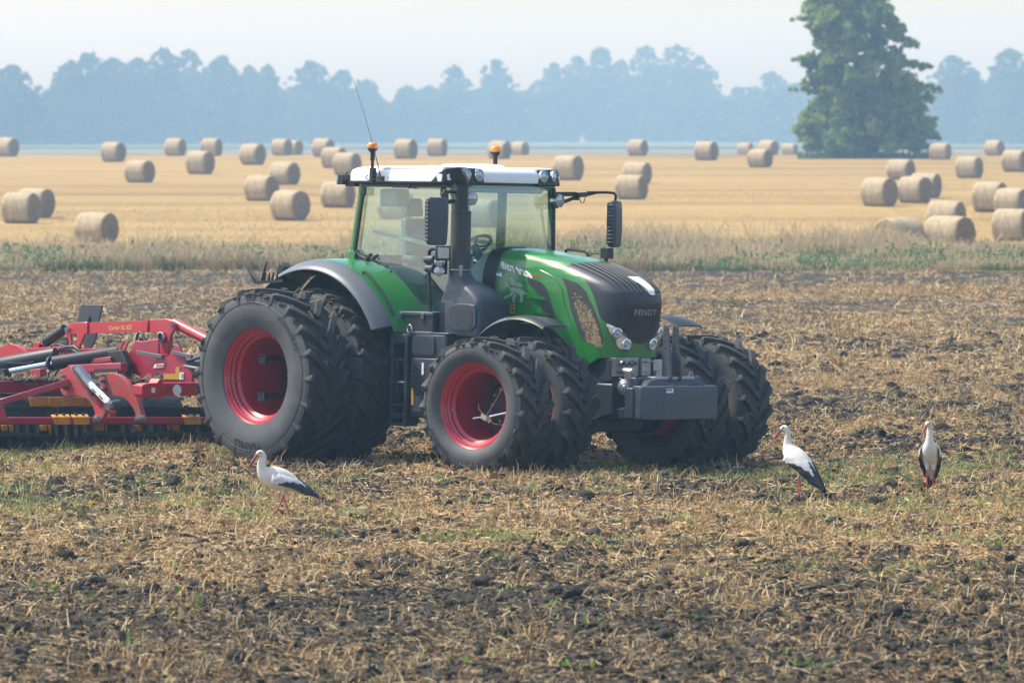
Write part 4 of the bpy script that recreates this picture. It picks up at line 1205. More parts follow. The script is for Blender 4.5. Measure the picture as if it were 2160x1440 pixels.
hood_text('hood_lettering', 'Vario', [(2.088, -.700), (2.085, -.628), (2.135, -.690), (2.132, -.618)], 'decalred', hood, .004, .3)
b = MB(); hood_patch(b, [(2.190, -.953), (2.196, -.953), (2.086, -.716), (2.080, -.716)], .0035, 0, 0, .03); b.build('decal_line', 'decalred', hood)
b = MB(); hood_patch(b, [(2.105, -.992), (2.145, -.990), (2.128, -.945), (2.090, -.947)], .0035, 0, 0, .03); hood_patch(b, [(2.128, -.990), (2.146, -.990), (2.132, -.962), (2.116, -.962)], .005, 1, 0, .03); b.build('dealer_sticker', ['decalwhite', 'blue'], hood)
b = MB(); hood_patch(b, [(1.786, -.903), (1.789, -.880), (1.690, -.885), (1.688, -.908)], .0035, 0, 0, .03)
for zc in (1.765, 1.715): hood_patch(b, [(zc + .012, -.900), (zc + .012, -.888), (zc - .012, -.890), (zc - .012, -.902)], .005, 1, 0, .03)
b.build('warning_sticker', ['sticker', 'black'], hood)
# pale emblem: a knight on a horse
KN = [[(.16, .96), (.40, .985), (.60, .93), (.44, .955), (.30, .93)], [(.44, .96), (.60, .92), (.66, .78), (.62, .64), (.50, .66), (.46, .78)],                      # sword, raised arm
      [(.40, .80), (.58, .82), (.62, .70), (.56, .62), (.42, .63), (.36, .70)], [(.55, .76), (.86, .80), (.88, .66), (.74, .60), (.58, .62)],                           # shield, cloak
      [(.22, .80), (.32, .74), (.34, .66), (.40, .60), (.36, .50), (.24, .55), (.18, .64)], [(.18, .62), (.26, .58), (.24, .50), (.14, .56)],                             # horse head
      [(.34, .58), (.60, .60), (.84, .58), (.92, .44), (.84, .34), (.62, .38), (.42, .38), (.30, .46)],                                                                # body
      [(.42, .42), (.32, .30), (.16, .22), (.02, .08), (.10, .06), (.26, .17), (.44, .28), (.52, .40)], [(.50, .40), (.40, .22), (.40, .06), (.50, .0), (.48, .08), (.50, .20), (.60, .36)],
      [(.66, .40), (.70, .24), (.62, .12), (.68, .06), (.76, .14), (.80, .28), (.82, .40)], [(.84, .52), (.96, .46), (.99, .34), (.92, .24), (.94, .36), (.88, .42)]]
b = MB()
for pl in KN:
    cu_, cv_ = sum(p[0] for p in pl) / len(pl), sum(p[1] for p in pl) / len(pl)
    pl = [(cu_ + (u - cu_) * .86, cv_ + (v - cv_) * .90) for u, v in pl]
    hood_patch(b, [(1.815 + .325 * v - .05 * u, -.965 + .175 * u) for u, v in pl], .0035, 0, 1, .04)
b.build('rider_emblem', 'decalknight', hood)
def both(poly): return [poly, [(z, -s) for z, s in poly]]
vent = [(2.088, -.762), (2.048, -.683), (1.982, -.668), (1.811, -.672), (1.656, -.667), (1.552, -.657), (1.586, -.690), (1.662, -.716), (1.754, -.733), (1.884, -.737), (1.953, -.742), (2.013, -.766)]
fins = [[(1.903, -.822), (1.906, -.74), (1.870, -.692), (1.838, -.700), (1.840, -.758)], [(1.728, -.806), (1.728, -.742), (1.700, -.688), (1.670, -.695), (1.676, -.745)]]
for i in (0, 1):
    b = MB(); hood_patch(b, both(vent)[i], .003, 0, 1); v_ = b.build('side_vent', 'mesh', hood)
    b = MB()
    for f in fins:
        pf = both(f)[i]; zc = sum(p[0] for p in pf) / 5; sc = sum(p[1] for p in pf) / 5
        for k, (q, o) in enumerate(((1, .006), (.92, .016), (.75, .026), (.45, .033))):
            hood_patch(b, [(zc + (z - zc) * q, sc + (s - sc) * q) for z, s in pf], o, 0, 2, .03)
    b.build('vent_fin', 'green', v_)
fm = [(2.102, -.497), (2.032, -.463), (1.979, -.458), (1.824, -.461), (1.337, -.346), (1.397, -.540), (1.561, -.562), (1.817, -.572), (2.05, -.52)]
for i in (0, 1):
    b = MB(); hood_patch(b, both(fm)[i], .003, 0, 1, .03)
    pn = b.build('intake_mesh', 'meshpanel', hood)
    if i == 0:
        b = MB(); rg = np.random.default_rng(4); c = 0
        while c < 420:
            z = rg.uniform(1.36, 1.96); u = rg.random()
            s = np.interp(z, [1.337, 1.397, 1.561, 1.817, 1.979], [-.40, -.53, -.555, -.565, -.54]) * (1 - u) + np.interp(z, [1.337, 1.824, 1.979], [-.36, -.462, -.465]) * u
            if z > 1.75 and rg.random() < (z - 1.70) * 4: continue
            if abs(u - .5) > .22 + .32 * (1.9 - z): continue
            p = hood_pt(z, s) + hood_n(z, s) * .008; n_ = hood_n(z, s)
            d = Vector((rg.normal() * .6, rg.normal() * .2, rg.normal())); d = (d - n_ * d.dot(n_) * .8).normalized() * rg.uniform(.012, .032); sd = d.cross(n_).normalized() * .0032
            b.add([p - d - sd, p - d + sd, p + d + sd, p + d - sd], [(0, 1, 2, 3)]); c += 1
        tag(b.build('caught_straw', M['strawbit'], pn, smooth=0), kind='stuff')
# raised green pillar edge lines
for i in (0, 1):
    sg = 1 if i else -1
    b = MB()
    pl = [(2.172, .562), (2.125, .552), (2.074, .552), (1.96, .575), (1.814, .600), (1.65, .592), (1.507, .580), (1.34, .555), (1.20, .535)]
    b.tube([hood_pt(z, s * sg) + hood_n(z, s * sg) * .001 for z, s in pl], .008, 8)
    b.build('panel_edge', 'green', hood, smooth=60)
# headlights
def headlight(i):
    poly = [(1.625, -.368), (1.574, -.210), (1.492, -.108), (1.375, -.036), (1.322, -.044), (1.314, -.152), (1.375, -.215), (1.495, -.287)]
    poly = both(poly)[i]; sg = 1 if i else -1
    b = MB(); hood_patch(b, poly, .012, 0, 1, .03)
    h = b.build('headlight', 'lampbody', TR, smooth=50)
    b = MB()
    hood_patch(b, [(1.618, sg * .355), (1.575, sg * .225), (1.50, sg * .17), (1.47, sg * .24), (1.50, sg * .285)], .018, 0, 1, .03)
    hood_patch(b, [(1.48, sg * .225), (1.49, sg * .13), (1.40, sg * .06), (1.34, sg * .06), (1.33, sg * .15), (1.38, sg * .205)], .018, 0, 1, .03)
    b.build('reflector', 'silver', h)
    b = MB()
    for z, s, r in ((1.512, .222, .050), (1.385, .105, .056)):
        c = hood_pt(z, s * sg); n = (hood_n(z, s * sg) + Vector((.8, 0, 0))).normalized(); c = c + n * .012
        b.lathe([(r * 1.15, 0), (r * 1.15, .018), (r * .95, .022), (r * .9, .010), (r * .6, .004), (r * .45, .016), (.001, .024)], c, n, 24, 0, lambda k: 1 if k >= 3 else 0)
    b.build('lens', ['chrome', 'lampglass'], h)
headlight(0); headlight(1)
# front mask below the headlights, black rear seal of the hood
b = MB()
ring0, ring1 = [], []
for z, s in [(1.5, -1)] + [(z, -1) for z in np.linspace(1.6, 2.38, 16)] + [(2.412, -1), (2.412, 1)] + [(z, 1) for z in np.linspace(2.38, 1.6, 16)] + [(1.5, 1)]:
    p = hood_pt(z, s); c = Vector((0, 0, 1.9)); q = c + (Vector((0, p.y, p.z)) - c) * 1.02
    ring0.append(Vector((1.62, q.y, q.z))); ring1.append(Vector((1.81, q.y, q.z)))
b.loft([ring0, ring1], False, False)
b.prism([(q.y, q.z) for q in ring0], 'x', 1.60, 1.79)
b.build('hood_seal', 'black', TR, smooth=50)
b = MB()
for u0, u1, z0 in ((2.13, 2.49, 2.33),):
    b.tube([(u0, .33, z0), (u0 + .01, .33, z0 + .06), (u0 + .05, .33, z0 + .075), (u1 - .06, .33, z0 + .055), (u1 - .01, .33, z0 + .03), (u1, .33, z0 - .05)], .017, 8)
b.build('hood_handle', 'black', TR)
b = MB(); b.box((2.76, .35, 2.37), (.11, .10, .12)); b.cyl((2.74, .35, 2.22), (2.75, .35, 2.32), .022, n=8); b.tube([(2.49, .33, 2.32), (2.55, .33, 2.36), (2.62, .34, 2.37), (2.71, .35, 2.34)], .007, 6)
b.build('hood_camera', 'black', TR, bevel=.012)

# ---- cab
def sheet(name, grid_pts, mat, parent):
    return MB().loft(grid_pts, False, False).build(name, mat, parent, smooth=60)
b = MB()
def post(p0, p1, w, h, m=0, up=(1, 0, 0)): b.bar(p0, p1, w, h, up, m)
for s in (-1, 1):
    post((.055, s * .83, 3.12), (-.05, s * .87, 2.30), .05, .075)                          # rear corner posts
    b.bar((-.05, s * .87, 2.34), (-.12, s * .87, 1.95), .05, .12, (1, 0, 0))
    post((1.455, s * .775, 3.12), (1.505, s * .735, 2.30), .055, .075)                      # front corner posts
    post((1.505, s * .735, 2.32), (1.47, s * .735, 1.50), .055, .10)
    b.bar((.03, s * .83, 3.115), (1.47, s * .79, 3.115), .05, .045)                         # roof rails
b.bar((1.49, -.76, 3.10), (1.49, .76, 3.10), .06, .05); b.bar((.04, -.82, 3.10), (.04, .82, 3.10), .06, .05)
post((.62, .83, 3.12), (.55, .86, 1.9), .04, .13)                                           # door post on the far side
cab = b.build('cab_frame', 'green', TR, bevel=.012)
b = MB()
for s in (-1, 1):
    b.bar((1.50, s * .765, 3.09), (1.545, s * .728, 2.32), .025, .045, (1, 0, 0)); b.bar((1.545, s * .728, 2.34), (1.51, s * .728, 1.5), .025, .06, (1, 0, 0))
    b.bar((.06, s * .858, 3.085), (1.44, s * .815, 3.085), .02, .03)
b.bar((.085, -.852, 3.09), (-.015, -.885, 2.36), .02, .035, (1, 0, 0))
fc = [(.02, 2.345), (.07, 2.29), (.20, 2.245), (.36, 2.185), (.50, 2.105), (.64, 2.01), (.78, 1.90), (.92, 1.79), (1.06, 1.65), (1.18, 1.50)]
b.tube([(x, -.878, z) for x, z in fc], .026, 8)
b.build('window_seal', 'black', cab, smooth=50)
def ywin(z): return .88 - .065 * (z - 1.5) / 1.6
rows = []
for x, zlo in [(.03, 2.345), (.07, 2.29), (.20, 2.245), (.36, 2.185), (.50, 2.105), (.64, 2.01), (.78, 1.90), (.92, 1.79), (1.06, 1.65), (1.18, 1.50), (1.3, 1.46), (1.46, 1.46)]:
    rows.append([(x + (.065 if x < .06 else 0) * t, -(ywin(zlo + (3.09 - zlo) * t) - .02 * max(0, (x - .2))), zlo + (3.09 - zlo) * t) for t in (0, .25, .5, .75, 1)])
sheet('side_window', rows, 'glass', cab)
sheet('side_window', [[(x, -y, z) for x, y, z in r] for r in rows], 'glass', cab)
ws = []
for k in range(13):
    y = -.74 + 1.48 * k / 12; bul = .12 * (1 - (y / .74) ** 2)
    ws.append([(1.47 + bul * .8, y * 1.03, 3.10), (1.52 + bul, y * 1.01, 2.6), (1.545 + bul * .4, y, 2.25), (1.53, y, 1.55)])
sheet('windscreen', ws, 'glass', cab)
sheet('rear_window', [[(.03, y, 3.08), (-.04, y, 2.3)] for y in (-.8, 0, .8)], 'glass', cab)
# side plates and floor
b = MB()
b.span((-.15, -.84, 1.40), (1.50, .84, 1.52)); b.span((-.12, -.80, 1.5), (-.08, .80, 2.30)); b.bar((1.49, -.72, 1.72), (1.49, .72, 1.72), .03, .5)
b.prism([(-.10, 1.5), (-.10, 2.33), (.2, 2.2), (.6, 1.98), (.9, 1.72), (1.05, 1.5)], 'y', -.845, -.82)
b.prism([(-.10, 1.5), (-.10, 2.33), (.2, 2.2), (.6, 1.98), (.9, 1.72), (1.05, 1.5)], 'y', .82, .845)
b.build('cab_floor', 'interiordark', cab)
b = MB()
b.loft([[(.30 + dx, y * (.27 - .03 * k), z) for y in (-1, -.6, 0, .6, 1)] + [(.18 + dx, y * (.25 - .03 * k), z) for y in (1, .6, 0, -.6, -1)] for k, (dx, z) in enumerate([(-.05, 2.02), (-.12, 2.25), (-.17, 2.5), (-.22, 2.72)])])
b.loft([[(x, y * .13, z) for y in (-1, 1)] + [(x - .09, y * .12, z) for y in (1, -1)] for x, z in [(.07, 2.74), (.05, 2.86), (.04, 2.95)]])
b.box((.45, 0, 2.02), (.5, .5, .14)); b.box((.42, 0, 1.75), (.35, .35, .42)); b.box((.42, -.33, 2.26), (.42, .10, .08)); b.box((.42, .33, 2.26), (.42, .10, .08))
b.build('seat', 'seat', cab, bevel=.03)
b = MB(); b.box((.62, -.46, 2.44), (.38, .06, .19)); b.cyl((.60, -.43, 2.0), (.60, -.44, 2.4), .025, n=8); b.box((.5, -.45, 2.08), (.6, .18, .2)); b.ball((.78, -.40, 2.50), (.10, .08, .10))
b.build('terminal', 'interiordark', cab, bevel=.02)
b = MB()
c = Vector((1.02, 0, 2.42)); n = Vector((-.6, 0, .8)).normalized(); u, w_ = perp(n)
b.tube([c + (u * math.cos(a) + w_ * math.sin(a)) * .20 for a in np.linspace(0, 6.2832, 33)], .018, 8, cap=False)
for a in (0, 2.1, 4.2): b.cyl(c, c + (u * math.cos(a) + w_ * math.sin(a)) * .2, .014, n=8)
b.cyl(c, c - n * .35 + Vector((.15, 0, -.2)), .05, n=12)
b.build('steering_wheel', 'interiordark', cab)
b = MB()
b.loft([[(1.18 + .10 * k, .30 * math.cos(a), 1.6 + (.80 - .08 * abs(k - 1.5)) * math.sin(a) ** .6) for a in np.linspace(0, math.pi, 13)] for k in range(4)], False, False)
b.box((1.40, .0, 1.8), (.14, .5, .5))
b.build('dashboard', 'interior', cab, smooth=60)
b = MB(); b.bar((.10, -.70, 2.57), (1.32, -.70, 2.385), .03, .045); b.bar((.10, .70, 2.5), (.60, .70, 2.45), .03, .045)  # pale bar inside each side window
b.build('pale_bar', M['decalknight'], cab, bevel=.008)
b = MB(); b.box((.95, 0, 3.085), (1.1, 1.5, .06)); b.box((1.44, .0, 3.055), (.06, 1.3, .07)); b.box((.28, -.55, 2.95), (.28, .22, .20)); b.build('headliner', 'interior', cab, bevel=.03)

# roof
def rrect(x0, x1, y0, y1, r, z, bulge=0., n=6):
    pts = []
    for cx, cy, a0 in ((x1 - r, y1 - r, 0), (x0 + r, y1 - r, 90), (x0 + r, y0 + r, 180), (x1 - r, y0 + r, 270)):
        for k in range(n + 1):
            a = R(a0 + 90 * k / n); pts.append([cx + r * math.cos(a), cy + r * math.sin(a), z])
        if a0 == 270 and bulge: pass
    out = []
    for p in pts:
        if bulge and p[0] > x1 - r - .001: p[0] += bulge * (1 - min(1, abs(p[1]) / y1) ** 2)
        out.append(tuple(p))
    if bulge:
        i = len(out); extra = [(x1 + bulge * (1 - (y / y1) ** 2), y, z) for y in np.linspace(y0 + r, y1 - r, 9)[1:-1]]
        out += extra
    return out
b = MB()
b.loft([rrect(-.10, 1.46, -.88, .88, .10, 3.118, .09), rrect(-.13, 1.50, -.92, .92, .12, 3.135, .11), rrect(-.13, 1.50, -.92, .92, .12, 3.21, .11), rrect(-.115, 1.475, -.905, .905, .12, 3.258, .11), rrect(-.07, 1.41, -.86, .86, .12, 3.286, .10), rrect(.03, 1.28, -.75, .75, .12, 3.302, .08), rrect(.2, 1.1, -.55, .55, .1, 3.312, .05)])
roof = b.build('cab_roof', 'white', TR, smooth=50)
b = MB()
b.loft([rrect(.72, 1.28, -.36, .30, .10, 3.30), rrect(.76, 1.24, -.32, .26, .10, 3.335), rrect(.84, 1.16, -.25, .19, .08, 3.345)])
for s in (-1, 1):   # raised wing towards each front corner
    b.loft([[(x, s * (.44 + .05), z0), (x, s * .90, z0), (x, s * .90, z0 + h * .75), (x, s * .84, z0 + h), (x, s * .55, z0 + h), (x, s * .45, z0 + h * .3)] for x, z0, h in ((.45, 3.27, .02), (.85, 3.27, .035), (1.15, 3.26, .055), (1.32, 3.25, .062), (1.42, 3.25, .05))])
b.build('roof_hatch', 'white', roof, smooth=50)
b = MB(); b.loft([rrect(-.09, 1.44, -.87, .87, .10, 3.100, .09), rrect(-.11, 1.475, -.90, .90, .12, 3.112, .11), rrect(-.11, 1.475, -.90, .90, .12, 3.13, .11)]); b.build('roof_underside', 'black', roof, smooth=50)
for s in (-1, 1):
    b = MB()
    # dark corner housing, faces forward and outward
    prof = [(1.22, .928, 3.115), (1.45, .915, 3.11), (1.575, .79, 3.11), (1.60, .42, 3.11)]
    prt = [(1.37, .930, 3.235), (1.45, .905, 3.285), (1.545, .775, 3.300), (1.565, .44, 3.285)]
    bk = [(1.36, .80, 3.125), (1.45, .55, 3.125)]
    ring = [(x, s * y, z) for x, y, z in prof + [(1.35, .42, 3.11)]]; rt = [(x, s * y, z) for x, y, z in prt + [(1.38, .44, 3.285)]]
    b.loft([ring, rt])
    h = b.build('roof_light', 'black', roof, bevel=.015)
    b = MB()
    for (x, y, z, nx, ny, r) in ((1.588, .51, 3.215, 1, .05, .062), (1.565, .705, 3.212, .93, .30, .066)):
        c = Vector((x, s * y, z)); n = Vector((nx, s * ny, .05)).normalized()
        b.lathe([(r * 1.12, -.03), (r * 1.12, .012), (r, .016), (r * .95, .004), (r * .5, .010), (.001, .012)], c, n, 24, 0, lambda k: 1 if k >= 3 else 0)
    b.build('lens', ['chrome', 'lampglass'], h)
def beacon(x, y):
    b = MB()
    b.cyl((x, y, 3.14), (x, y, 3.45), .018, n=10, m=0); b.box((x, y * .99, 3.20), (.05, .06, .16), None, 0); b.cyl((x, y, 3.36), (x, y, 3.45), .026, n=10)
    b.lathe([(.02, 3.44), (.035, 3.46), (.058, 3.485), (.058, 3.497), (.02, 3.5)], (x, y, 0), (0, 0, 1), 20)
    bc = b.build('beacon', 'black', TR)
    b = MB(); b.lathe([(.055, 3.496), (.060, 3.505), (.058, 3.54), (.045, 3.562), (.001, 3.566)], (x, y, 0), (0, 0, 1), 24)
    b.build('beacon_lens', 'orange', bc, smooth=60)
beacon(.35, -.97); beacon(.35, .97)
b = MB(); b.tube([(.49, -.97, 3.15), (.46, -.97, 3.26), (.34, -.97, 3.57), (.18, -.97, 3.93), (.021, -.97, 4.26)], [.012, .006, .003, .0022, .0018], 6)
b.box((.49, -.965, 3.16), (.06, .05, .05)); b.tube([(.28, -.97, 3.2), (.25, -.98, 3.17), (.3, -.985, 3.14), (.42, -.98, 3.15)], .006, 6)
b.build('antenna', 'black', TR)
b = MB(); b.box((-.235, -.82, 3.145), (.10, .20, .11)); b.box((-.12, -.80, 3.10), (.16, .14, .06)); b.tube([(-.26, -.8, 3.2), (-.24, -.8, 3.235), (-.18, -.8, 3.23), (-.12, -.8, 3.2)], .009, 6)
rl_ = b.build('rear_work_light', 'black', TR, bevel=.01)
MB().box((-.28, -.87, 3.145), (.03, .11, .085)).build('lens', 'lampglass', rl_, bevel=.005)
b = MB(); b.box((.12, -.88, 3.02), (.07, .03, .09)); b.box((.83, -.85, 3.085), (.05, .03, .06)); b.box((1.32, -.80, 3.02), (.05, .05, .10)); b.build('window_latch', 'black', cab, bevel=.01)
b = MB(); b.bar((.18, -.90, 2.245), (.28, -.90, 2.31), .03, .03); b.cyl((.20, -.90, 2.20), (.22, -.90, 2.26), .022, n=8); b.ball((.83, -.90, 1.87), .028); b.build('window_hinge', 'black', cab)

# mirrors
def mirror(s, rot):
    e = MB(); ax = Matrix.Rotation(rot, 3, 'Z')
    c = Vector((1.855, s * 1.405, 2.695))
    for k, (w, d, z) in enumerate([(.20, .05, -.265), (.245, .085, -.245), (.262, .10, -.15), (.268, .105, 0), (.262, .10, .15), (.248, .085, .235), (.20, .06, .262)]):
        pass
    rings = []
    for w, d, z in [(.17, .05, -.265), (.225, .085, -.25), (.245, .10, -.15), (.26, .105, 0), (.262, .10, .15), (.255, .085, .24), (.22, .05, .262)]:
        q = [(-d * .5, -w / 2), (d * .2, -w / 2), (d * .5, -w * .36), (d * .5, w * .36), (d * .2, w / 2), (-d * .5, w / 2)]
        rings.append([c + ax @ Vector((x, y, z)) for x, y in q])
    e.loft(rings)
    for k in range(11):
        z = -.21 + k * .042
        p = c + ax @ Vector((.0, -.125 , z)); e.box(p, (.085, .022, .018), ax)
    m = e.build('mirror', 'grey', TR, bevel=.008)
    e = MB(); e.box(c + ax @ Vector((-.053, 0, 0)), (.006, .22, .46), ax); e.build('mirror_glass', 'mirrorglass', m)
    e = MB()
    if s > 0:
        e.tube([c + Vector((0, 0, .26)), (1.86, 1.405, 3.02), (1.85, 1.38, 3.045), (1.82, 1.30, 3.05), (1.70, 1.10, 3.045)], .016, 8)
        e.prism([(.95, 2.985), (1.08, 3.0), (1.26, 3.035), (1.30, 3.055), (1.0, 3.045), (.95, 3.04)], 'x', 1.66, 1.72)
        # forked bracket
        e.bar((1.49, .74, 3.02), (1.66, .97, 3.025), .05, .05); e.bar((1.49, .74, 2.88), (1.66, .95, 2.985), .05, .04); e.box((1.52, .77, 2.95), (.05, .07, .18)); e.box((1.66, .96, 3.0), (.05, .06, .09))
        e.tube([(1.67, 1.0, 2.99), (1.68, 1.03, 2.93), (1.69, 1.06, 2.93), (1.70, 1.08, 3.0)], .006, 6)
    else:
        e.tube([c + Vector((-.02, .1, .24)), (1.83, -1.30, 3.0), (1.82, -1.27, 3.02), (1.78, -1.1, 3.02), (1.70, -.97, 3.02), (1.49, -.74, 3.02)], .02, 8); e.bar((1.83, -1.27, 2.90), (1.60, -.85, 2.93), .045, .045); e.box((1.84, -1.27, 2.96), (.05, .06, .16))
    e.build('mirror_arm', 'black', m, bevel=.006)
    c = Vector((1.665, s * .694, 2.95)); n = Vector((1, s * .12, 0)).normalized()
    e = MB(); e.lathe([(.03, -.06), (.065, -.045), (.075, 0), (.078, .012)], c, n, 24); e.bar(c - n * .05, (1.50, s * .74, 2.95), .04, .04)
    wl = e.build('arm_work_light', 'chrome', TR)
    e = MB(); e.lathe([(.070, .008), (.05, .018), (.001, .024)], c, n, 24); e.build('lens', 'lampglass', wl)
mirror(-1, -.32); mirror(1, .38)

# ---- exhaust
b = MB(); e0 = Vector((1.765, -.95, 0)); nseg = 36
uvs = []
rings = []
for z in (2.10, 2.812):
    rings.append([(e0.x + .113 * math.cos(2 * math.pi * j / nseg), e0.y + .113 * math.sin(2 * math.pi * j / nseg), z) for j in range(nseg + 1)])
b.loft(rings, False, False)
exh = b.build('exhaust_stack', 'perf', TR, smooth=60)
uv = exh.data.uv_layers.new(name='UVMap')
for lp in exh.data.loops:
    j = lp.vertex_index % (nseg + 1); i = lp.vertex_index // (nseg + 1)
    uv.data[lp.index].uv = (j / nseg * .71, i * .712)
b = MB(); b.lathe([(.113, 2.812), (.085, 2.815), (.078, 2.82)], (e0.x, e0.y, 0), (0, 0, 1), 32)
b.tube([(e0.x, e0.y, 2.7), (e0.x, e0.y, 3.06), (e0.x + .005, e0.y - .005, 3.13), (e0.x + .015, e0.y - .05, 3.19), (e0.x + .03, e0.y - .12, 3.215)], [.078, .078, .079, .08, .08], 24, 0, False)
b.tube([(e0.x + .03, e0.y - .12, 3.215), (e0.x + .012, e0.y - .045, 3.185)], [.074, .072], 24, 1)
b.build('exhaust_pipe', ['blackpipe', M['clod'] if 'clod' in M else 'black'], exh, smooth=50)
b = MB()
def sq(hx0, hx1, hy0, hy1, z, r): return rrect(hx0, hx1, hy0, hy1, r, z)
b.loft([sq(1.60, 2.24, -1.13, -.62, 1.44, .06), sq(1.595, 2.245, -1.135, -.62, 1.78, .07), sq(1.60, 2.23, -1.12, -.64, 1.84, .09), sq(1.605, 2.17, -1.115, -.66, 1.91, .13), sq(1.615, 2.07, -1.105, -.71, 1.985, .15), sq(1.635, 1.94, -1.08, -.80, 2.05, .14), sq(1.645, 1.895, -1.07, -.825, 2.10, .12), sq(1.65, 1.88, -1.065, -.835, 2.14, .114)])
ex2 = b.build('exhaust_housing', 'chassis', TR, smooth=45)
b = MB(); b.prism(smoothpoly([(1.80, 1.50), (1.80, 1.75), (1.90, 1.79), (2.19, 1.79), (2.22, 1.74), (2.22, 1.50)], 1), 'y', -1.150, -1.13); b.build('housing_plate', 'chassis', ex2, bevel=.006)
b = MB(); b.prism(smoothpoly([(1.90, 1.55), (1.90, 1.70), (1.95, 1.735), (2.12, 1.735), (2.17, 1.70), (2.17, 1.55), (2.12, 1.52), (1.95, 1.52)], 1), 'y', -1.154, -1.149); b.build('housing_mesh', 'mesh', ex2)
b = MB()
for k in range(9): b.box((1.66 + .0 * k, -1.132, 1.50 + .036 * k), (.10, .02, .016))
b.build('housing_slots', 'black', ex2)
b = MB(); b.tube([(e0.x + .118 * math.cos(a), e0.y + .118 * math.sin(a), 2.16) for a in np.linspace(0, 6.2832, 33)], .009, 6, cap=False); b.box((1.86, -1.03, 2.15), (.03, .03, .13)); b.build('exhaust_clamp', 'steel', exh)
b = MB(); b.tube([(1.60, -1.19, 2.17), (1.52, -1.19, 2.17), (1.48, -1.19, 2.17)], .045, 12); b.tube([(1.60, -1.19, 2.27), (1.50, -1.19, 2.27), (1.46, -1.19, 2.26)], .045, 12); b.box((1.60, -1.10, 2.21), (.12, .12, .20)); b.build('hose_coupling', 'grey', TR, bevel=.01)
b = MB()
for z in (2.14, 2.245):
    b.lathe([(.03, -.03), (.052, -.02), (.056, .012), (.05, .016)], (1.69, -1.20, z), (.75, -.66, .1), 20)
sl_ = b.build('side_lamp', 'chrome', TR)
b = MB()
for z in (2.14, 2.245): b.lathe([(.05, .01), (.03, .022), (.001, .026)], (1.69, -1.20, z), (.75, -.66, .1), 20)
b.build('lens', 'lampglass', sl_)
b = MB(); b.tube([(1.525, -1.17, 1.68), (1.505, -1.17, 2.0), (1.49, -1.17, 2.30), (1.50, -1.17, 2.365), (1.54, -1.17, 2.39), (1.66, -1.17, 2.39)], .021, 10); b.build('hand_rail', 'black', TR)
b = MB(); b.box((1.71, -1.17, 2.345), (.06, .17, .16), Matrix.Rotation(-.5, 3, 'Z')); b.cyl((1.70, -1.16, 2.19), (1.70, -1.16, 2.27), .025, n=8); b.box((1.70, -1.15, 2.23), (.06, .08, .05)); wl = b.build('step_work_light', 'black', TR, bevel=.012)
MB().box((1.735, -1.185, 2.345), (.02, .13, .12), Matrix.Rotation(-.5, 3, 'Z')).build('lens', 'lampglass', wl, bevel=.004)

# ---- rear fenders
def fender(s):
    b = MB(); rings = []
    A = np.linspace(R(-75), R(66), 40)
    for a in A:
        rr = 1.305 + (.03 if a < -.6 else 0)
        prof = [(.845, rr + .005), (1.0, rr + .012), (1.2, rr + .010), (1.36, rr + .004), (1.402, rr - .004)]
        rings.append([(r * math.sin(a), s * y, REAR_Z + r * math.cos(a)) for y, r in prof])
    b.loft(rings, False, False)
    f = b.build('rear_fender', 'green', TR, smooth=60)
    b = MB(); rings = []
    for a in np.linspace(R(-62), R(63), 40):
        prof = [(1.400, 1.300), (1.425, 1.300), (1.47, 1.285), (1.56, 1.245), (1.618, 1.205), (1.622, 1.19), (1.60, 1.19), (1.40, 1.265)]
        rings.append([(r * math.sin(a), s * y, REAR_Z + r * math.cos(a)) for y, r in prof])
    b.loft(rings, True, True)
    b.build('fender_edge', 'fender_grey', f, smooth=50)
    # inner side wall
    b = MB(); rings = []
    for a in np.linspace(R(-75), R(66), 30): rings.append([(r * math.sin(a), s * .85, REAR_Z + r * math.cos(a)) for r in (.35, 1.31)])
    b.loft(rings, False, False); b.build('fender_liner', 'black', f)
    if s < 0:
        b = MB(); rr = 1.33
        P = [(rr + .0) for _ in range(3)]
        pts = [(1.31 * math.sin(a), -1.34, REAR_Z + (1.31 + o) * math.cos(a) + 0) for a, o in ((R(28), .0), (R(29), .045), (R(33), .055), (R(45), .05), (R(56), .05), (R(58), .0))]
        b.tube(pts, .015, 8); b.build('fender_handle', 'black', f)
        b = MB()
        for x, z in ((.52, 2.165), (.60, 2.115), (.30, 2.25)): b.ball((x, -.90, z + .01), .014, 8, 6)
        b.build('fender_bolts', 'black', f)
    return f
fender(-1); fender(1)
# small work light and straps behind the fender
b = MB(); p = U(601, 568, 'y', -1.25); b.box(p, (.10, .14, .12), Matrix.Rotation(.5, 3, 'Y')); b.tube([p, p + Vector((.10, 0, .03)), p + Vector((.22, 0, .06))], .012, 6); b.cyl(p - Vector((0, 0, .14)), p, .02, n=8)
b.build('fender_work_light', 'black', TR, bevel=.012)
b = MB()
for q in ([(537, 595), (528, 575), (518, 558)], [(548, 598), (534, 580), (523, 567)], [(552, 592), (558, 570), (563, 551)], [(557, 592), (561, 575)], [(566, 592), (569, 575)], [(574, 592), (577, 574)], [(583, 592), (586, 574)]):
    b.tube([U(u, v, 'y', -1.7) for u, v in q], [.016] * (len(q) - 1) + [.008], 6)
b.bar(U(540, 596, 'y', -1.7), U(600, 592, 'y', -1.7), .05, .03)
b.build('rear_marker_rods', 'black', TR)

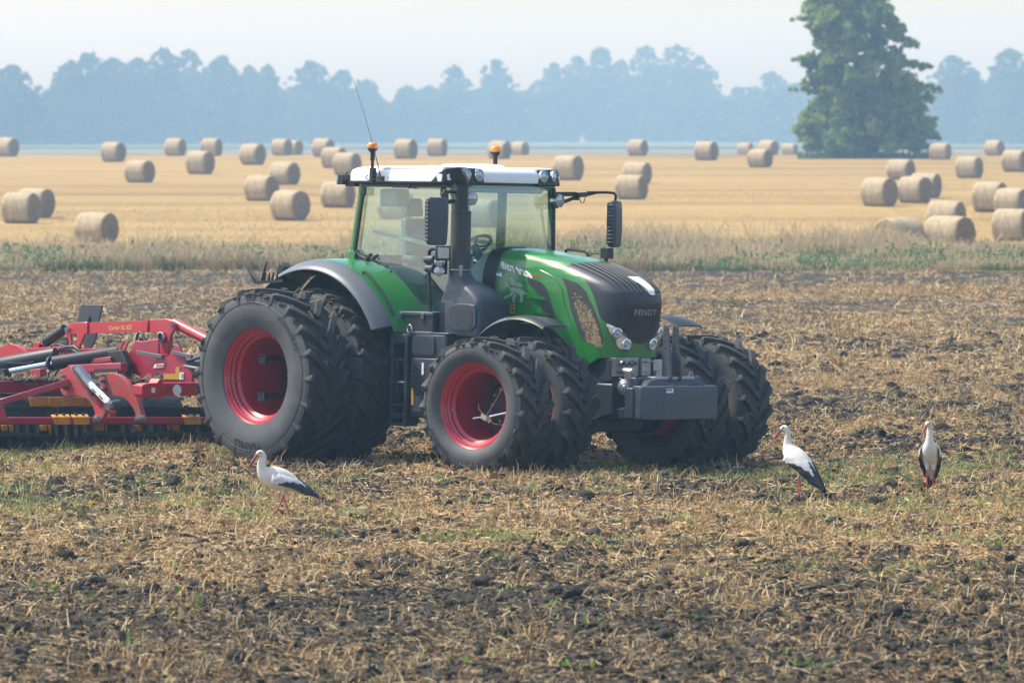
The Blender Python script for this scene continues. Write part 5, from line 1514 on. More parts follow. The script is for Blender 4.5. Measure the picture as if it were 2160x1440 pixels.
# ---- steps, boxes
b = MB()
b.span((1.03, -1.30, .42), (1.075, -1.12, 1.44)); b.span((1.255, -1.30, .42), (1.30, -1.12, 1.44))
for z0, z1 in ((1.33, 1.44), (1.135, 1.17), (.885, .915), (.635, .665), (.42, .455), (.50, .56)): b.span((1.06, -1.305, z0), (1.27, -1.12, z1))
for zc in (1.08, .83, .60): 
    b.span((1.11, -1.27, zc - .045), (1.13, -1.2, zc + .06)); b.span((1.20, -1.27, zc - .045), (1.22, -1.2, zc + .06))
st = b.build('step_ladder', 'chassis', TR, bevel=.008)
b = MB(); b.span((1.05, -1.15, .45), (1.28, -1.08, 1.42)); b.build('step_back', 'black', st)
b = MB(); b.span((1.31, -1.25, .52), (1.86, -.55, 1.455))
tank = b.build('side_tank', 'chassis', TR, bevel=.03)
b = MB(); b.prism(smoothpoly([(1.34, 1.21), (1.34, 1.42), (1.66, 1.42), (1.70, 1.38), (1.70, 1.24), (1.66, 1.21)], 1), 'y', -1.268, -1.24); b.build('tank_panel', 'chassis', tank, bevel=.01)
b = MB(); b.span((1.33, -1.262, .58), (1.80, -1.24, 1.18)); dr = b.build('vent_door', 'grey', tank, bevel=.012)
b = MB()
for k in range(6):
    for x in (1.37, 1.47): b.bar((x, -1.266, 1.10 - k * .055), (x + .08, -1.266, 1.05 - k * .055), .008, .016)
b.build('door_slots', 'black', dr)
MB().span((1.345, -1.270, .66), (1.385, -1.262, .84)).build('warning_sticker', 'sticker', dr)
MB().span((1.51, -1.272, 1.00), (1.54, -1.262, 1.13)).build('door_label', 'decalwhite', dr)
b = MB(); b.span((1.02, -1.25, 1.445), (1.64, -1.20, 1.475)); b.span((1.64, -1.25, 1.45), (1.90, -1.0, 1.468)); b.build('step_plate', 'fender_grey', TR, bevel=.004)
b = MB(); b.span((1.01, -1.20, 1.47), (1.60, -.86, 1.655)); tb = b.build('tool_box', 'dark', TR, bevel=.015)
b = MB(); b.span((1.0, -1.215, 1.645), (1.615, -.85, 1.69)); b.build('tool_box_lid', 'grey', tb, bevel=.01)
for x in (1.10, 1.45): MB().span((x - .03, -1.222, 1.60), (x + .03, -1.20, 1.675)).build('latch', 'grey', tb, bevel=.006)
b = MB(); b.tube([(1.30 + .035 * math.cos(a), -1.265, 1.50 + .045 * math.sin(a)) for a in np.linspace(0, 6.28, 17)], .008, 6, cap=False); b.box((1.30, -1.262, 1.445), (.03, .02, .06)); b.build('padlock', 'chrome', TR)

# ---- chassis, axles, front linkage
b = MB()
b.span((-.7, -.36, .55), (1.6, .36, 1.40)); b.span((1.6, -.30, .62), (3.2, .30, 1.58)); b.cyl((0, -1.25, REAR_Z), (0, 1.25, REAR_Z), .17, n=20)
b.cyl((0, -.95, REAR_Z), (0, -.3, REAR_Z), .30, .34, 20); b.cyl((0, .3, REAR_Z), (0, .95, REAR_Z), .34, .30, 20)
b.bar((WB, -.80, FRONT_Z), (WB, .80, FRONT_Z), .24, .22); b.cyl((WB, -1.0, FRONT_Z), (WB, 1.0, FRONT_Z), .13, n=16)
for s in (-1, 1): b.cyl((WB, s * .80, .45), (WB, s * .80, 1.05), .13, n=16); b.cyl((WB, s * .35, .60), (WB - .3, s * .78, .62), .04, n=10)
b.build('chassis', 'dark', TR, bevel=.02)
b = MB()
b.prism([(3.05, 1.18), (3.30, 1.16), (3.44, 1.22), (3.62, 1.22), (3.60, .98), (3.44, .96), (3.30, .42), (2.7, .42), (2.7, 1.1)], 'y', -.40, .40)
b.prism([(3.30, .96), (3.62, .96), (3.62, .62), (3.30, .55)], 'y', -.42, -.22); b.prism([(3.30, .96), (3.62, .96), (3.62, .62), (3.30, .55)], 'y', .22, .42)
b.build('front_support', 'chassis', TR, bevel=.02)
b = MB()
for s, y0 in ((0, -.33), (0, -.24), (0, -.15)):
    for z in (1.10, 1.18): b.cyl((3.56, y0, z), (3.70, y0, z), .034, n=14); b.cyl((3.69, y0, z), (3.705, y0, z), .022, n=12, m=1)
b.box((3.60, -.22, 1.14), (.10, .36, .20)); b.box((3.64, .04, 1.14), (.09, .14, .19)); b.box((3.64, .25, 1.12), (.10, .2, .2))
b.tube([(3.70, .0, 1.19), (3.73, .0, 1.20), (3.73, .10, 1.20), (3.70, .10, 1.19)], .010, 6); b.tube([(3.68, .30, 1.22), (3.72, .34, 1.18), (3.72, .35, 1.06), (3.66, .30, 1.0)], .009, 6)
b.cyl((3.66, .20, 1.06), (3.72, .20, 1.06), .045, n=14); b.cyl((3.62, .0, 1.0), (3.68, .04, 1.10), .02, n=8)
b.build('hydraulic_couplers', ['steel', 'black'], TR, bevel=.005)
b = MB()
for s in (-1, 1): b.bar((3.5, s * .34, .60), (4.12, s * .36, .70), .07, .12); b.bar((3.55, s * .33, 1.0), (4.05, s * .34, .84), .10, .14)
b.cyl((3.60, -.36, .95), (3.60, .36, .95), .05, n=12)
b.build('front_lift_arm', 'dark', TR, bevel=.012)
b = MB(); p = Vector((3.86, -.47, .93))
b.lathe([(.02, -.06), (.085, -.045), (.088, -.01), (.06, .0), (.05, .03), (.025, .032), (.02, .05), (.001, .05)], p, (.55, -.83, 0), 20); b.box(p + Vector((.02, .05, .13)), (.09, .08, .1)); b.cyl(p + Vector((-.06, .05, .17)), p + Vector((.08, .05, .17)), .04, n=12)
b.build('pto_shield', 'steel', TR, bevel=.006)
# ballast block
b = MB()
top = [(4.10, -.60), (4.22, -.60), (4.40, -.42), (4.40, .42), (4.22, .60), (4.10, .60)]
b.loft([[(x * 1.0, y, .592) for x, y in top], [(x, y, .90) for x, y in top], [(x - .012, y * .985, .955) for x, y in top]])
bw = b.build('ballast_weight', 'grey', TR, bevel=.012)
b = MB(); b.loft([[(4.0, -.50, .93), (4.0, .50, .93), (4.2, .50, .95), (4.2, -.50, .95)], [(4.02, -.40, 1.02), (4.02, .40, 1.02), (4.16, .36, 1.02), (4.16, -.36, 1.02)]]); b.span((4.0, -.62, .60), (4.12, .62, .93))
for s in (-1, 1): b.box((4.02, s * .40, .90), (.10, .24, .28))
b.build('weight_carrier', 'chassis', bw, bevel=.012)
for s in (-1, 1):
    b = MB(); yy = s * .075
    b.prism([(4.04, 1.0), (4.05, 1.58), (4.065, 1.605), (4.10, 1.605), (4.125, 1.58), (4.19, 1.0)], 'y', yy - .010, yy + .010)
    ms_ = b.build('mast_plate', 'grey', bw, bevel=.004)
    b = MB()
    for z in (1.56, 1.50, 1.43, 1.36, 1.14): b.cyl((4.085, yy - .0125, z), (4.085, yy + .0125, z), .012, n=12)
    b.build('mast_holes', 'black', ms_)
b = MB()
def front_text(txt, y0, y1, z0, z1, m):
    pts, ff = text_mesh(txt, bold=.02)
    b.add([(4.4025, y0 + (y1 - y0) * u, z0 + (z1 - z0) * v) for u, v in pts], ff, m)
b.span((4.398, -.20, .838), (4.403, .22, .846)); front_text('FENDT', -.17, .19, .765, .82, 0); b.span((4.398, -.05, .68), (4.402, .05, .685)); b.span((4.398, -.05, .655), (4.402, .05, .66))
b.build('moulded_lettering', 'chassis', bw)
b = MB(); b.span((4.398, -.39, .885), (4.404, -.28, .93)); b.span((4.399, -.39, .905), (4.406, -.30, .925), 1); b.build('weight_sticker', ['decalwhite', 'blue'], bw)
b = MB(); rg = np.random.default_rng(8)
for k in range(16): b.ball((rg.uniform(4.2, 4.36), rg.uniform(-.3, .35), .962), rg.uniform(.006, .018), 7, 5)
tag(b.build('soil_crumbs', 'mud', bw), kind='stuff')
b = MB(); b.box((4.10, 0, 1.035), (.12, .62, .03)); b.tube([(4.12, .26, 1.03), (4.12, .27, 1.09), (4.12, .30, 1.10), (4.12, .32, 1.05)], .010, 6); b.build('linkage_bar', 'steel', bw, bevel=.006)
# ---- front mudguards
def mudguard(s):
    b = MB(); rings = []
    cx = WB - .04
    for a in np.linspace(R(-58), R(26), 26):
        r = .905 - .02 * math.sin(a)
        rings.append([(cx + r * math.sin(a), s * y, FRONT_Z + .055 + (r + o) * math.cos(a)) for y, o in ((.86, -.03), (.90, .0), (1.10, .012), (1.24, .0), (1.27, -.035), (1.255, -.035), (1.235, -.012), (.90, -.012))])
    k = 15
    b.loft(rings[:k], True, True, 0); b.loft(rings[k - 1:], True, True, 1)
    b.build('front_mudguard', ['fender_grey', 'black'], TR, smooth=45)
    b = MB(); b.tube([(WB - .1, s * .55, 1.0), (WB - .1, s * .75, 1.45), (WB - .1, s * 1.0, 1.66)], .03, 8); b.build('mudguard_bracket', 'dark', TR)
mudguard(-1); mudguard(1)
b = MB(); b.prism(smoothpoly([(1.68, 1.45), (1.68, 1.62), (1.75, 1.78), (1.84, 1.82), (1.94, 1.76), (2.00, 1.60), (2.00, 1.45)], 1), 'y', -.56, -.45); b.build('air_duct', 'grey', TR, bevel=.03)
# ------------------------------------------------------------------ red disc cultivator behind the tractor
IM = empty('disc_cultivator')
IM.matrix_world = TMAT @ Matrix.Translation((-3.2, 0, 0))
tag(IM, 'red trailed disc cultivator with yellow clamps hitched behind the rear wheel', 'cultivator')
OFF = Vector((-3.2, 0, 0))
def V(px, py, ax, val): return U(px, py, ax, val) - OFF
def plate(b, pix, y, th, m=0, rnd=0):
    """plate in a lengthwise plane at y, outline from photo pixels"""
    pts = [V(u, v, 'y', y) for u, v in pix]
    pl = [(p.x, p.z) for p in pts]
    if rnd: pl = smoothpoly(pl, rnd)
    b.prism(pl, 'y', y - th / 2, y + th / 2, m)
def cross(b, pix, x, th, m=0, rnd=0):
    pts = [V(u, v, 'x', x) for u, v in pix]
    pl = [(p.y, p.z) for p in pts]
    if rnd: pl = smoothpoly(pl, rnd)
    x -= OFF.x
    b.prism(pl, 'x', x - th / 2, x + th / 2, m)
# centre arch
b = MB()
plate(b, [(182, 680), (322, 675.5), (322, 700), (182, 703)], 0, .16)
for dy in (-.085, .085):
    pts = [(138, 696), (146, 684), (160, 680), (186, 679), (186, 703), (180, 705), (174, 720), (167, 740), (158, 741), (164, 712), (162, 704), (152, 706), (153, 741), (147, 741)]
    plate(b, pts, dy, .03)
    plate(b, [(318, 674), (352, 672), (367, 676), (373, 683), (372, 692), (362, 706), (357, 736), (357, 756), (334, 756), (334, 708), (327, 702), (318, 700)], dy, .03)
plate(b, [(334, 700), (358, 700), (357, 756), (334, 756)], 0, .12)
arch = b.build('arch_frame', 'red', IM, bevel=.008)
b = MB()
c = V(342, 711, 'y', -.11)
b.lathe([(.065, 0), (.068, -.03), (.052, -.035), (.048, -.012), (.001, -.012)], c, (0, 1, 0), 24, 0, lambda k: 1 if k > 2 else 0)
b.cyl(V(361, 684, 'y', -.10), V(361, 684, 'y', -.14), .026, n=14); b.cyl(V(140, 694, 'y', -.10), V(140, 694, 'y', -.15), .028, n=14)
b.build('arch_pin', ['steel', 'steeldark'], arch)
def im_text(name, txt, a, bb, hpx, y, mat, parent, shear=0., bold=0.):
    pts, ff = text_mesh(txt, shear, bold); vs = []
    for u, v in pts:
        vs.append(V(a[0] * (1 - u) + bb[0] * u, (a[1] * (1 - u) + bb[1] * u) - hpx * v, 'y', y))
    return MB().add(vs, ff).build(name, mat, parent, smooth=0)
im_text('arch_lettering', 'Carrier XL 625', (229.5, 696), (278, 694), 9.5, -.084, 'decalyellow', arch, .15, .01)
b = MB(); b.cyl(V(368, 681, 'y', 0), V(446, 721, 'y', 0), .062, n=20); b.build('drawbar_tube', 'red', IM)
b = MB()
p0, p1, p2 = V(137, 694, 'y', 0), V(99, 719, 'y', 0), V(82, 736, 'y', 0)
b.cyl(p0, p1, .062, n=20, m=0); b.cyl(p1, p1.lerp(p2, .18), .066, n=20, m=1); b.cyl(p1, p2, .030, n=14, m=2); b.box(p2, (.12, .14, .13), None, 0)
b.build('top_cylinder', ['hose', 'grey', 'chrome'], IM)
b = MB()
plate(b, [(62, 740), (78, 722), (86, 722), (80, 745), (62, 748)], -.06, .03); plate(b, [(62, 740), (78, 722), (86, 722), (80, 745), (62, 748)], .06, .03)
b.bar(V(-30, 752, 'y', 0), V(146, 740, 'y', 0), .16, .12); b.bar(V(120, 742, 'y', .3), V(235, 739, 'y', .3), .10, .06); b.cyl(V(116, 728, 'y', 0), V(117, 742, 'y', 0), .014, n=8)
b.build('rear_frame', 'red', IM, bevel=.008)
b = MB(); pts = [(-14, 770), (-8, 748), (4, 733), (20, 726), (36, 727), (50, 736), (62, 748), (60, 756), (-12, 770)]
plate(b, pts, -.30, .05, 0, 1); b.build('wheel_shield', 'red', IM, bevel=.01)
# dark board standing behind the arch
b = MB(); plate(b, [(172, 644), (175, 642.5), (214, 643), (216.5, 645), (209, 679), (203, 715), (193, 735), (180, 735), (163, 680)], .35, .025)
br = b.build('marker_board', 'grey', IM, bevel=.004)
b = MB(); b.bar(V(189, 667, 'y', .33), V(186, 684, 'y', .33), .02, .012); b.build('board_bolt', 'steeldark', br)
# upper wing cylinders
b = MB()
q0, q1 = V(250, 744, 'y', -.5), V(112, 766, 'y', -1.0)
b.cyl(q0, q1, .085, n=22, m=0); b.cyl(q1, q1.lerp(V(108, 767, 'y', -1.0), 1), .09, n=22, m=0)
b.cyl(q1, V(20, 783, 'y', -1.35), .035, n=14, m=1); b.box(V(8, 787, 'y', -1.38), (.14, .12, .10), None, 0)
b.build('wing_cylinder', ['hose', 'chrome'], IM, smooth=50)
b = MB()
b.tube([V(118, 748, 'y', -.35), V(60, 760, 'y', -.5), V(-20, 776, 'y', -.8)], [.09, .105, .11], 20)
b.tube([V(124, 750, 'y', -.32), V(90, 756, 'y', -.42), V(60, 768, 'y', -.6), V(15, 767, 'y', -.8)], .02, 8)
b.build('hose_sleeve', M['hose'], IM, smooth=60)
def hose(pts, r, n):
    MB().tube(pts, r, n).build('hydraulic_hose', 'hose', IM, smooth=60)
for P, r in (([(116, 748), (127, 736), (140, 732), (157, 731), (168, 740), (172, 748)], .022), ([(128, 744), (134, 737), (150, 736), (166, 745)], .018), ([(100, 797), (104, 785), (118, 769), (140, 760), (160, 759), (176, 766), (190, 783), (198, 796)], .013), ([(112, 799), (120, 784), (126, 776)], .013),
             ([(107, 731), (120, 726), (133, 729), (141, 736)], .013), ([(141, 712), (143, 722), (142, 735)], .012)):
    hose([V(u, v, 'y', -.75 if v > 757 else -.15) for u, v in P], r, 8)
hose([V(u, v, 'y', -.32) for u, v in ((286, 728), (290, 705), (294, 700), (302, 706), (311, 725), (317, 740))], .016, 8)
hose([V(u, v, 'y', -.28) for u, v in ((291, 726), (298, 712), (305, 726), (311, 740))], .014, 8)
for k in range(6):
    hose([V(u, v + k * 1.6 - 3, 'y', -.40 - .03 * k) for u, v in ((312, 752), (330, 758), (352, 763), (380, 762), (400, 756), (425, 747), (450, 744))], .017, 8)
hose([V(u, v, 'y', -.5) for u, v in ((308, 768), (325, 780), (340, 788), (355, 790), (370, 782), (380, 768))], .011, 8); hose([V(u, v, 'y', -.5) for u, v in ((310, 771), (304, 785), (303, 798), (307, 808))], .014, 8)
hose([V(u, v, 'y', -.48) for u, v in ((313, 772), (307, 785), (307, 800))], .010, 8)

# tower and pivot plates in the middle
b = MB()
for y in (-.34, -.55):
    plate(b, [(240, 741), (275, 742), (283, 725), (288, 718), (300, 720), (336, 714), (336, 752), (322, 762), (318, 800), (262, 800), (250, 760)], y, .03)
plate(b, [(310, 768), (332, 755), (358, 752), (366, 735), (379, 728), (386, 745), (392, 760), (408, 790), (408, 806), (296, 806), (302, 790)], -.62, .04)
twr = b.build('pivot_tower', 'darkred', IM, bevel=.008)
b = MB(); plate(b, [(232, 742), (262, 738), (276, 770), (272, 800), (256, 800), (240, 760)], -.66, .10); b.build('tower_shield', 'steeldark', IM, bevel=.01)
b = MB()
for u in (252, 262):
    P = [(u - 3, 738), (u + 4, 722), (u + 10, 720), (u + 8, 725), (u + 2, 738)]
    plate(b, P, -.2, .02)
b.build('hose_guide', 'red', IM)
b = MB(); b.bar(V(289, 743, 'y', -.66), V(343, 752, 'y', -.66), .03, .045); b.bar(V(366, 743, 'y', -.66), V(405, 752, 'y', -.66), .03, .045); b.cyl(V(388, 772, 'y', -.7), V(420, 778, 'y', -.7), .022, n=10); b.build('white_strut', 'fender_grey', IM, bevel=.004)
b = MB(); plate(b, [(371, 774), (379, 774), (379, 800), (345, 800), (345, 788), (371, 788)], -.645, .01); b.build('warning_sticker', 'sticker', twr)
b = MB(); plate(b, [(379.5, 785), (387.5, 785), (387, 800), (379, 800)], -.646, .01); sg = b.build('number_plate', 'decalwhite', twr)
im_text('number_lettering', '2', (381, 796), (386, 796), 8, -.653, 'black', sg, 0, .02)
b = MB(); plate(b, [(327, 768), (347, 766), (345, 775), (324, 776)], -.647, .01); wl = b.build('warning_label', M['decalwhite'], twr)
b = MB(); plate(b, [(325, 787), (333, 785), (342, 790), (343, 800), (326, 800)], -.646, .01, 0, 1); b.build('round_label', 'grey', twr)
b = MB()
for k in range(4): plate(b, [(329 + k * 4, 774), (331 + k * 4, 768), (333 + k * 4, 768), (331 + k * 4, 774)], -.653, .004)
b.build('label_pictograms', 'decalred', wl)
# right hand front beam with the white reflector
b = MB()
X1 = -2.62
cross(b, [(334, 807), (450, 806), (450, 834), (334, 834)], X1, .14)
cross(b, [(290, 812), (300, 808), (322, 807), (328, 798), (335, 798), (335, 839), (300, 838), (290, 832)], X1 + .05, .16, 0)
bm_ = b.build('front_beam', 'red', IM, bevel=.008)
c = V(373.5, 822.5, 'x', X1 + .075)
b = MB(); b.lathe([(.066, 0), (.064, .004), (.001, .005)], c, (1, 0, 0), 28); b.build('round_reflector', 'badgewhite', bm_)
b = MB(); cross(b, [(320, 817), (327, 817), (327, 828), (320, 828)], X1 + .135, .01); b.build('plate_label', 'decalwhite', bm_)
# inner frame beams behind, with the name board
b = MB()
b.bar(V(150, 778, 'y', -.9), V(262, 774, 'y', -.9), .10, .10); b.bar(V(186, 764, 'y', -.7), V(240, 757, 'y', -.7), .10, .06)
b.bar(V(70, 788, 'y', -1.6), V(92, 786, 'y', -1.6), .10, .10)
cross(b, [(-20, 803), (130, 803), (130, 828), (-20, 828)], -4.7, .12)
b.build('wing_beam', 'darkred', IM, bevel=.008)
b = MB(); plate(b, [(196, 786), (202, 778), (250, 777), (250, 800), (192, 800)], -1.0, .02); nb = b.build('name_board', 'steeldark', IM)
im_text('name_lettering', 'VÄDERSTAD', (200, 793), (248, 791), 7, -1.015, 'decalyellow', nb)
im_text('beam_lettering', 'AD', (0.5, 821), (11, 820), 7, -1.98, 'decalyellow', nb)
# curved arms
def arm(name, pix, y, th):
    b = MB(); plate(b, pix, y, th, 0, 1)
    return b.build(name, 'redmud', IM, bevel=.008)
A1 = [(130, 783), (150, 771), (163, 769), (173, 778), (186, 800), (200, 822), (211, 848), (216, 862), (226, 855), (230, 862), (222, 880), (212, 898), (203, 900), (202, 884), (206, 872), (198, 852), (186, 838), (165, 835), (138, 836), (131, 820)]
A2 = [(214, 792), (222, 788), (240, 786), (256, 791), (272, 806), (286, 828), (296, 850), (303, 875), (306, 890), (300, 898), (292, 893), (292, 876), (286, 862), (278, 850), (264, 836), (248, 834), (226, 834), (214, 826)]
a1 = arm('curved_arm', A1, -1.95, .07); a2 = arm('curved_arm', A2, -1.30, .07)
for u, v, y, par, r in ((206, 883, -2.0, a1, .045), (134, 793, -2.0, a1, .018), (158, 775, -2.01, a1, .03), (216, 803, -1.36, a2, .025), (219, 820, -1.36, a2, .03), (294, 884, -1.36, a2, .050), (217, 791, -1.36, a2, .016), (138, 817, -2.0, a1, .03)):
    b = MB(); c = V(u, v, 'y', y); b.cyl(c - Vector((0, .04, 0)), c + Vector((0, .06, 0)), r, n=14); b.cyl(c - Vector((0, .055, 0)), c, r * .5, n=8); b.build('arm_bolt', 'steel', par)
# adjusting cylinder on the first arm
b = MB()
p0, p1, p2 = V(163, 777, 'y', -2.05), V(207, 832, 'y', -1.98), V(240, 868, 'y', -1.9)
b.cyl(p0, p0.lerp(p1, .75), .058, n=18, m=0); b.cyl(p0.lerp(p1, .7), V(232, 852, 'y', -1.92), .040, n=16, m=1); b.cyl(p0.lerp(p1, .75), p0.lerp(p1, .90), .066, n=18, m=2)
b.cyl(V(228, 856, 'y', -1.98), V(250, 852, 'y', -1.8), .055, n=16, m=2); b.cyl(V(226, 857, 'y', -2.0), V(234, 854, 'y', -1.95), .05, n=12, m=0)
b.build('depth_cylinder', ['steel', 'chrome', 'grey'], IM, smooth=50)
b = MB(); plate(b, [(187, 808), (192, 804), (232, 842), (230, 848), (222, 850), (190, 818)], -2.06, .02); sp = b.build('cylinder_stop', 'decalwhite', IM, bevel=.004)
b = MB()
for q in ([(194, 820), (196, 819), (204, 827), (202, 828)], [(209, 834), (211, 833), (219, 841), (217, 842)]): plate(b, q, -2.062, .024)
b.build('stop_slots', 'black', sp)
b = MB(); b.bar(V(146, 805, 'y', -2.0), V(-4, 850, 'y', -2.6), .06, .075); b.build('diagonal_strut', 'darkred', IM, bevel=.006)
b = MB(); cross(b, [(-12, 846), (2, 850), (6, 872), (12, 884), (8, 890), (-12, 890)], -3.1, .10); b.build('strut_bracket', 'redmud', IM, bevel=.008); b = MB(); cross(b, [(228, 866), (242, 866), (236, 888), (222, 892)], -3.3, .08); b.build('strut_bracket', 'redmud', IM, bevel=.008)
# low front tool bar with yellow clamps
XB = -3.2
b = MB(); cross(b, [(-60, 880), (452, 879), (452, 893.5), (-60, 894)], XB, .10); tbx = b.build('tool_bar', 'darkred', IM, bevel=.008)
for u0, u1 in ((107, 148), (149, 188), (383, 423), (-62, -20)):
    b = MB()
    cross(b, [(u0 + 5, 879), (u1, 879), (u1, 895), (u0 + 7, 895)], XB + .058, .016)
    P = [V(u, v, 'x', x) for u, v, x in ((u0 + 5, 879, XB + .066), (u1, 879, XB + .066), (u1 - 3, 873, XB - .06), (u0, 874, XB - .06))]
    Q = [p + Vector((0, 0, -.014)) for p in P]; b.loft([P, Q])
    for k in (.3, .68): b.cyl(V(u0 + (u1 - u0) * k, 877, 'x', XB), V(u0 + (u1 - u0) * k, 871, 'x', XB), .018, n=8, m=1)
    b.build('yellow_clamp', ['yellow', 'steeldark'], tbx, bevel=.004)
# boards and discs below and behind the bar
b = MB()
cross(b, [(-60, 857), (106, 856), (106, 875), (-60, 876)], -3.75, .03); cross(b, [(121, 856), (384, 857), (384, 876), (121, 876)], -3.75, .03); cross(b, [(396, 858), (450, 858), (450, 877), (396, 877)], -3.75, .03)
cross(b, [(-60, 909), (10, 909), (108, 917), (108, 922), (-60, 918)], XB, .03); cross(b, [(175, 910), (378, 910), (378, 922), (175, 920)], XB, .03); cross(b, [(385, 911), (450, 911), (450, 928), (385, 926)], XB, .03)
b.build('levelling_board', 'steeldark', IM, bevel=.004)
b = MB(); cross(b, [(-60, 896), (450, 896), (450, 943), (-60, 946)], -3.36, .05); b.build('shade_sheet', 'steeldark', IM)  # added dark sheet standing in for the black shade below the bar
for u in (62, 102, 143, 184):
    b = MB(); cross(b, [(u - 1, 838), (u + 33, 837), (u + 42, 858), (u + 4, 858)], -3.85, .03, 0); b.build('scraper_plate', 'yellow', IM, bevel=.004)
for u0, u1 in ((12, 26), (93, 106), (208, 223), (285, 298), (362, 376), (-40, -27)):
    b = MB(); cross(b, [(u0 - 8, 896), (u1, 896), (u1, 905), (u1 - 1, 918), (u1 - 4, 908), (u0 - 6, 908)], XB - .08, .05); b.build('tine_holder', 'yellow', IM, bevel=.004)
dm = None
for row, (xx, y0, tw) in enumerate(((-3.45, -4.3, .32), (-4.3, -4.2, -.32))):
    for k in range(34):
        y = y0 + k * .145
        if y > .5: break
        if dm is None:
            b = MB(); b.lathe([(.001, .05), (.10, .042), (.19, .018), (.235, -.002), (.235, -.008), (.19, .010), (.10, .034), (.001, .042)], (0, 0, 0), (0, 1, 0), 26); dm = b.build('disc', 'steeldark', IM); d_ = dm  # discs near black, with the shade below the bar in their colour
        else:
            d_ = dm.copy(); COL.objects.link(d_); d_.parent = IM
        d_.location = (xx - OFF.x, y, .20); d_.rotation_euler = (0, 0, tw)
b = MB()
for k in range(9): b.cyl((-4.95 - OFF.x, -4.3 + k * .56, .28), (-4.95 - OFF.x, -3.78 + k * .56, .28), .30, n=24)
b.build('roller', 'steeldark', IM)
b = MB(); b.cyl((-3.45 - OFF.x, -4.4, .24), (-3.45 - OFF.x, .5, .24), .03, n=10); b.cyl((-4.3 - OFF.x, -4.4, .24), (-4.3 - OFF.x, .5, .24), .03, n=10); b.cyl((-4.95 - OFF.x, -4.4, .28), (-4.95 - OFF.x, .9, .28), .05, n=10)
b.bar((-2.62 - OFF.x, -.55, .72), (-.70 - OFF.x, -.0, .62), .16, .16); b.bar((-4.2 - OFF.x, 0, .95), (-2.5 - OFF.x, 0, .80), .2, .2); b.bar((-4.9 - OFF.x, -.6, .62), (-2.6 - OFF.x, -.6, .72), .1, .1); b.bar((-4.95 - OFF.x, -4.3, .64), (-4.95 - OFF.x, .8, .64), .1, .1)
b.build('gang_axle', 'dark', IM, bevel=.006)
# soil and straw lying on the frame
b = MB(); rg = np.random.default_rng(12)
for k in range(260):
    if k < 150: p = V(rg.uniform(-5, 130), rg.uniform(799, 803), 'y', -1.9 + rg.uniform(-.08, .08))
    else: p = V(rg.uniform(240, 330), rg.uniform(801, 808), 'y', -.9 + rg.uniform(-.2, .2))
    b.ball(p, (rg.uniform(.015, .05), rg.uniform(.015, .05), rg.uniform(.01, .03)), 7, 5)
for k in range(420):
    p = V(rg.uniform(-5, 130) if k % 2 else rg.uniform(235, 335), rg.uniform(796, 804), 'y', -1.9 if k % 2 else -.95)
    d = Vector((rg.normal(), rg.normal(), rg.normal() * .6)).normalized() * rg.uniform(.03, .10); s = d.cross(Vector((0, 0, 1))).normalized() * .004
    b.add([p - d - s, p - d + s, p + d + s, p + d - s], [(0, 1, 2, 3)], 1)
tag(b.build('caught_soil', ['mud', M['strawbit']], IM, smooth=60), kind='stuff')

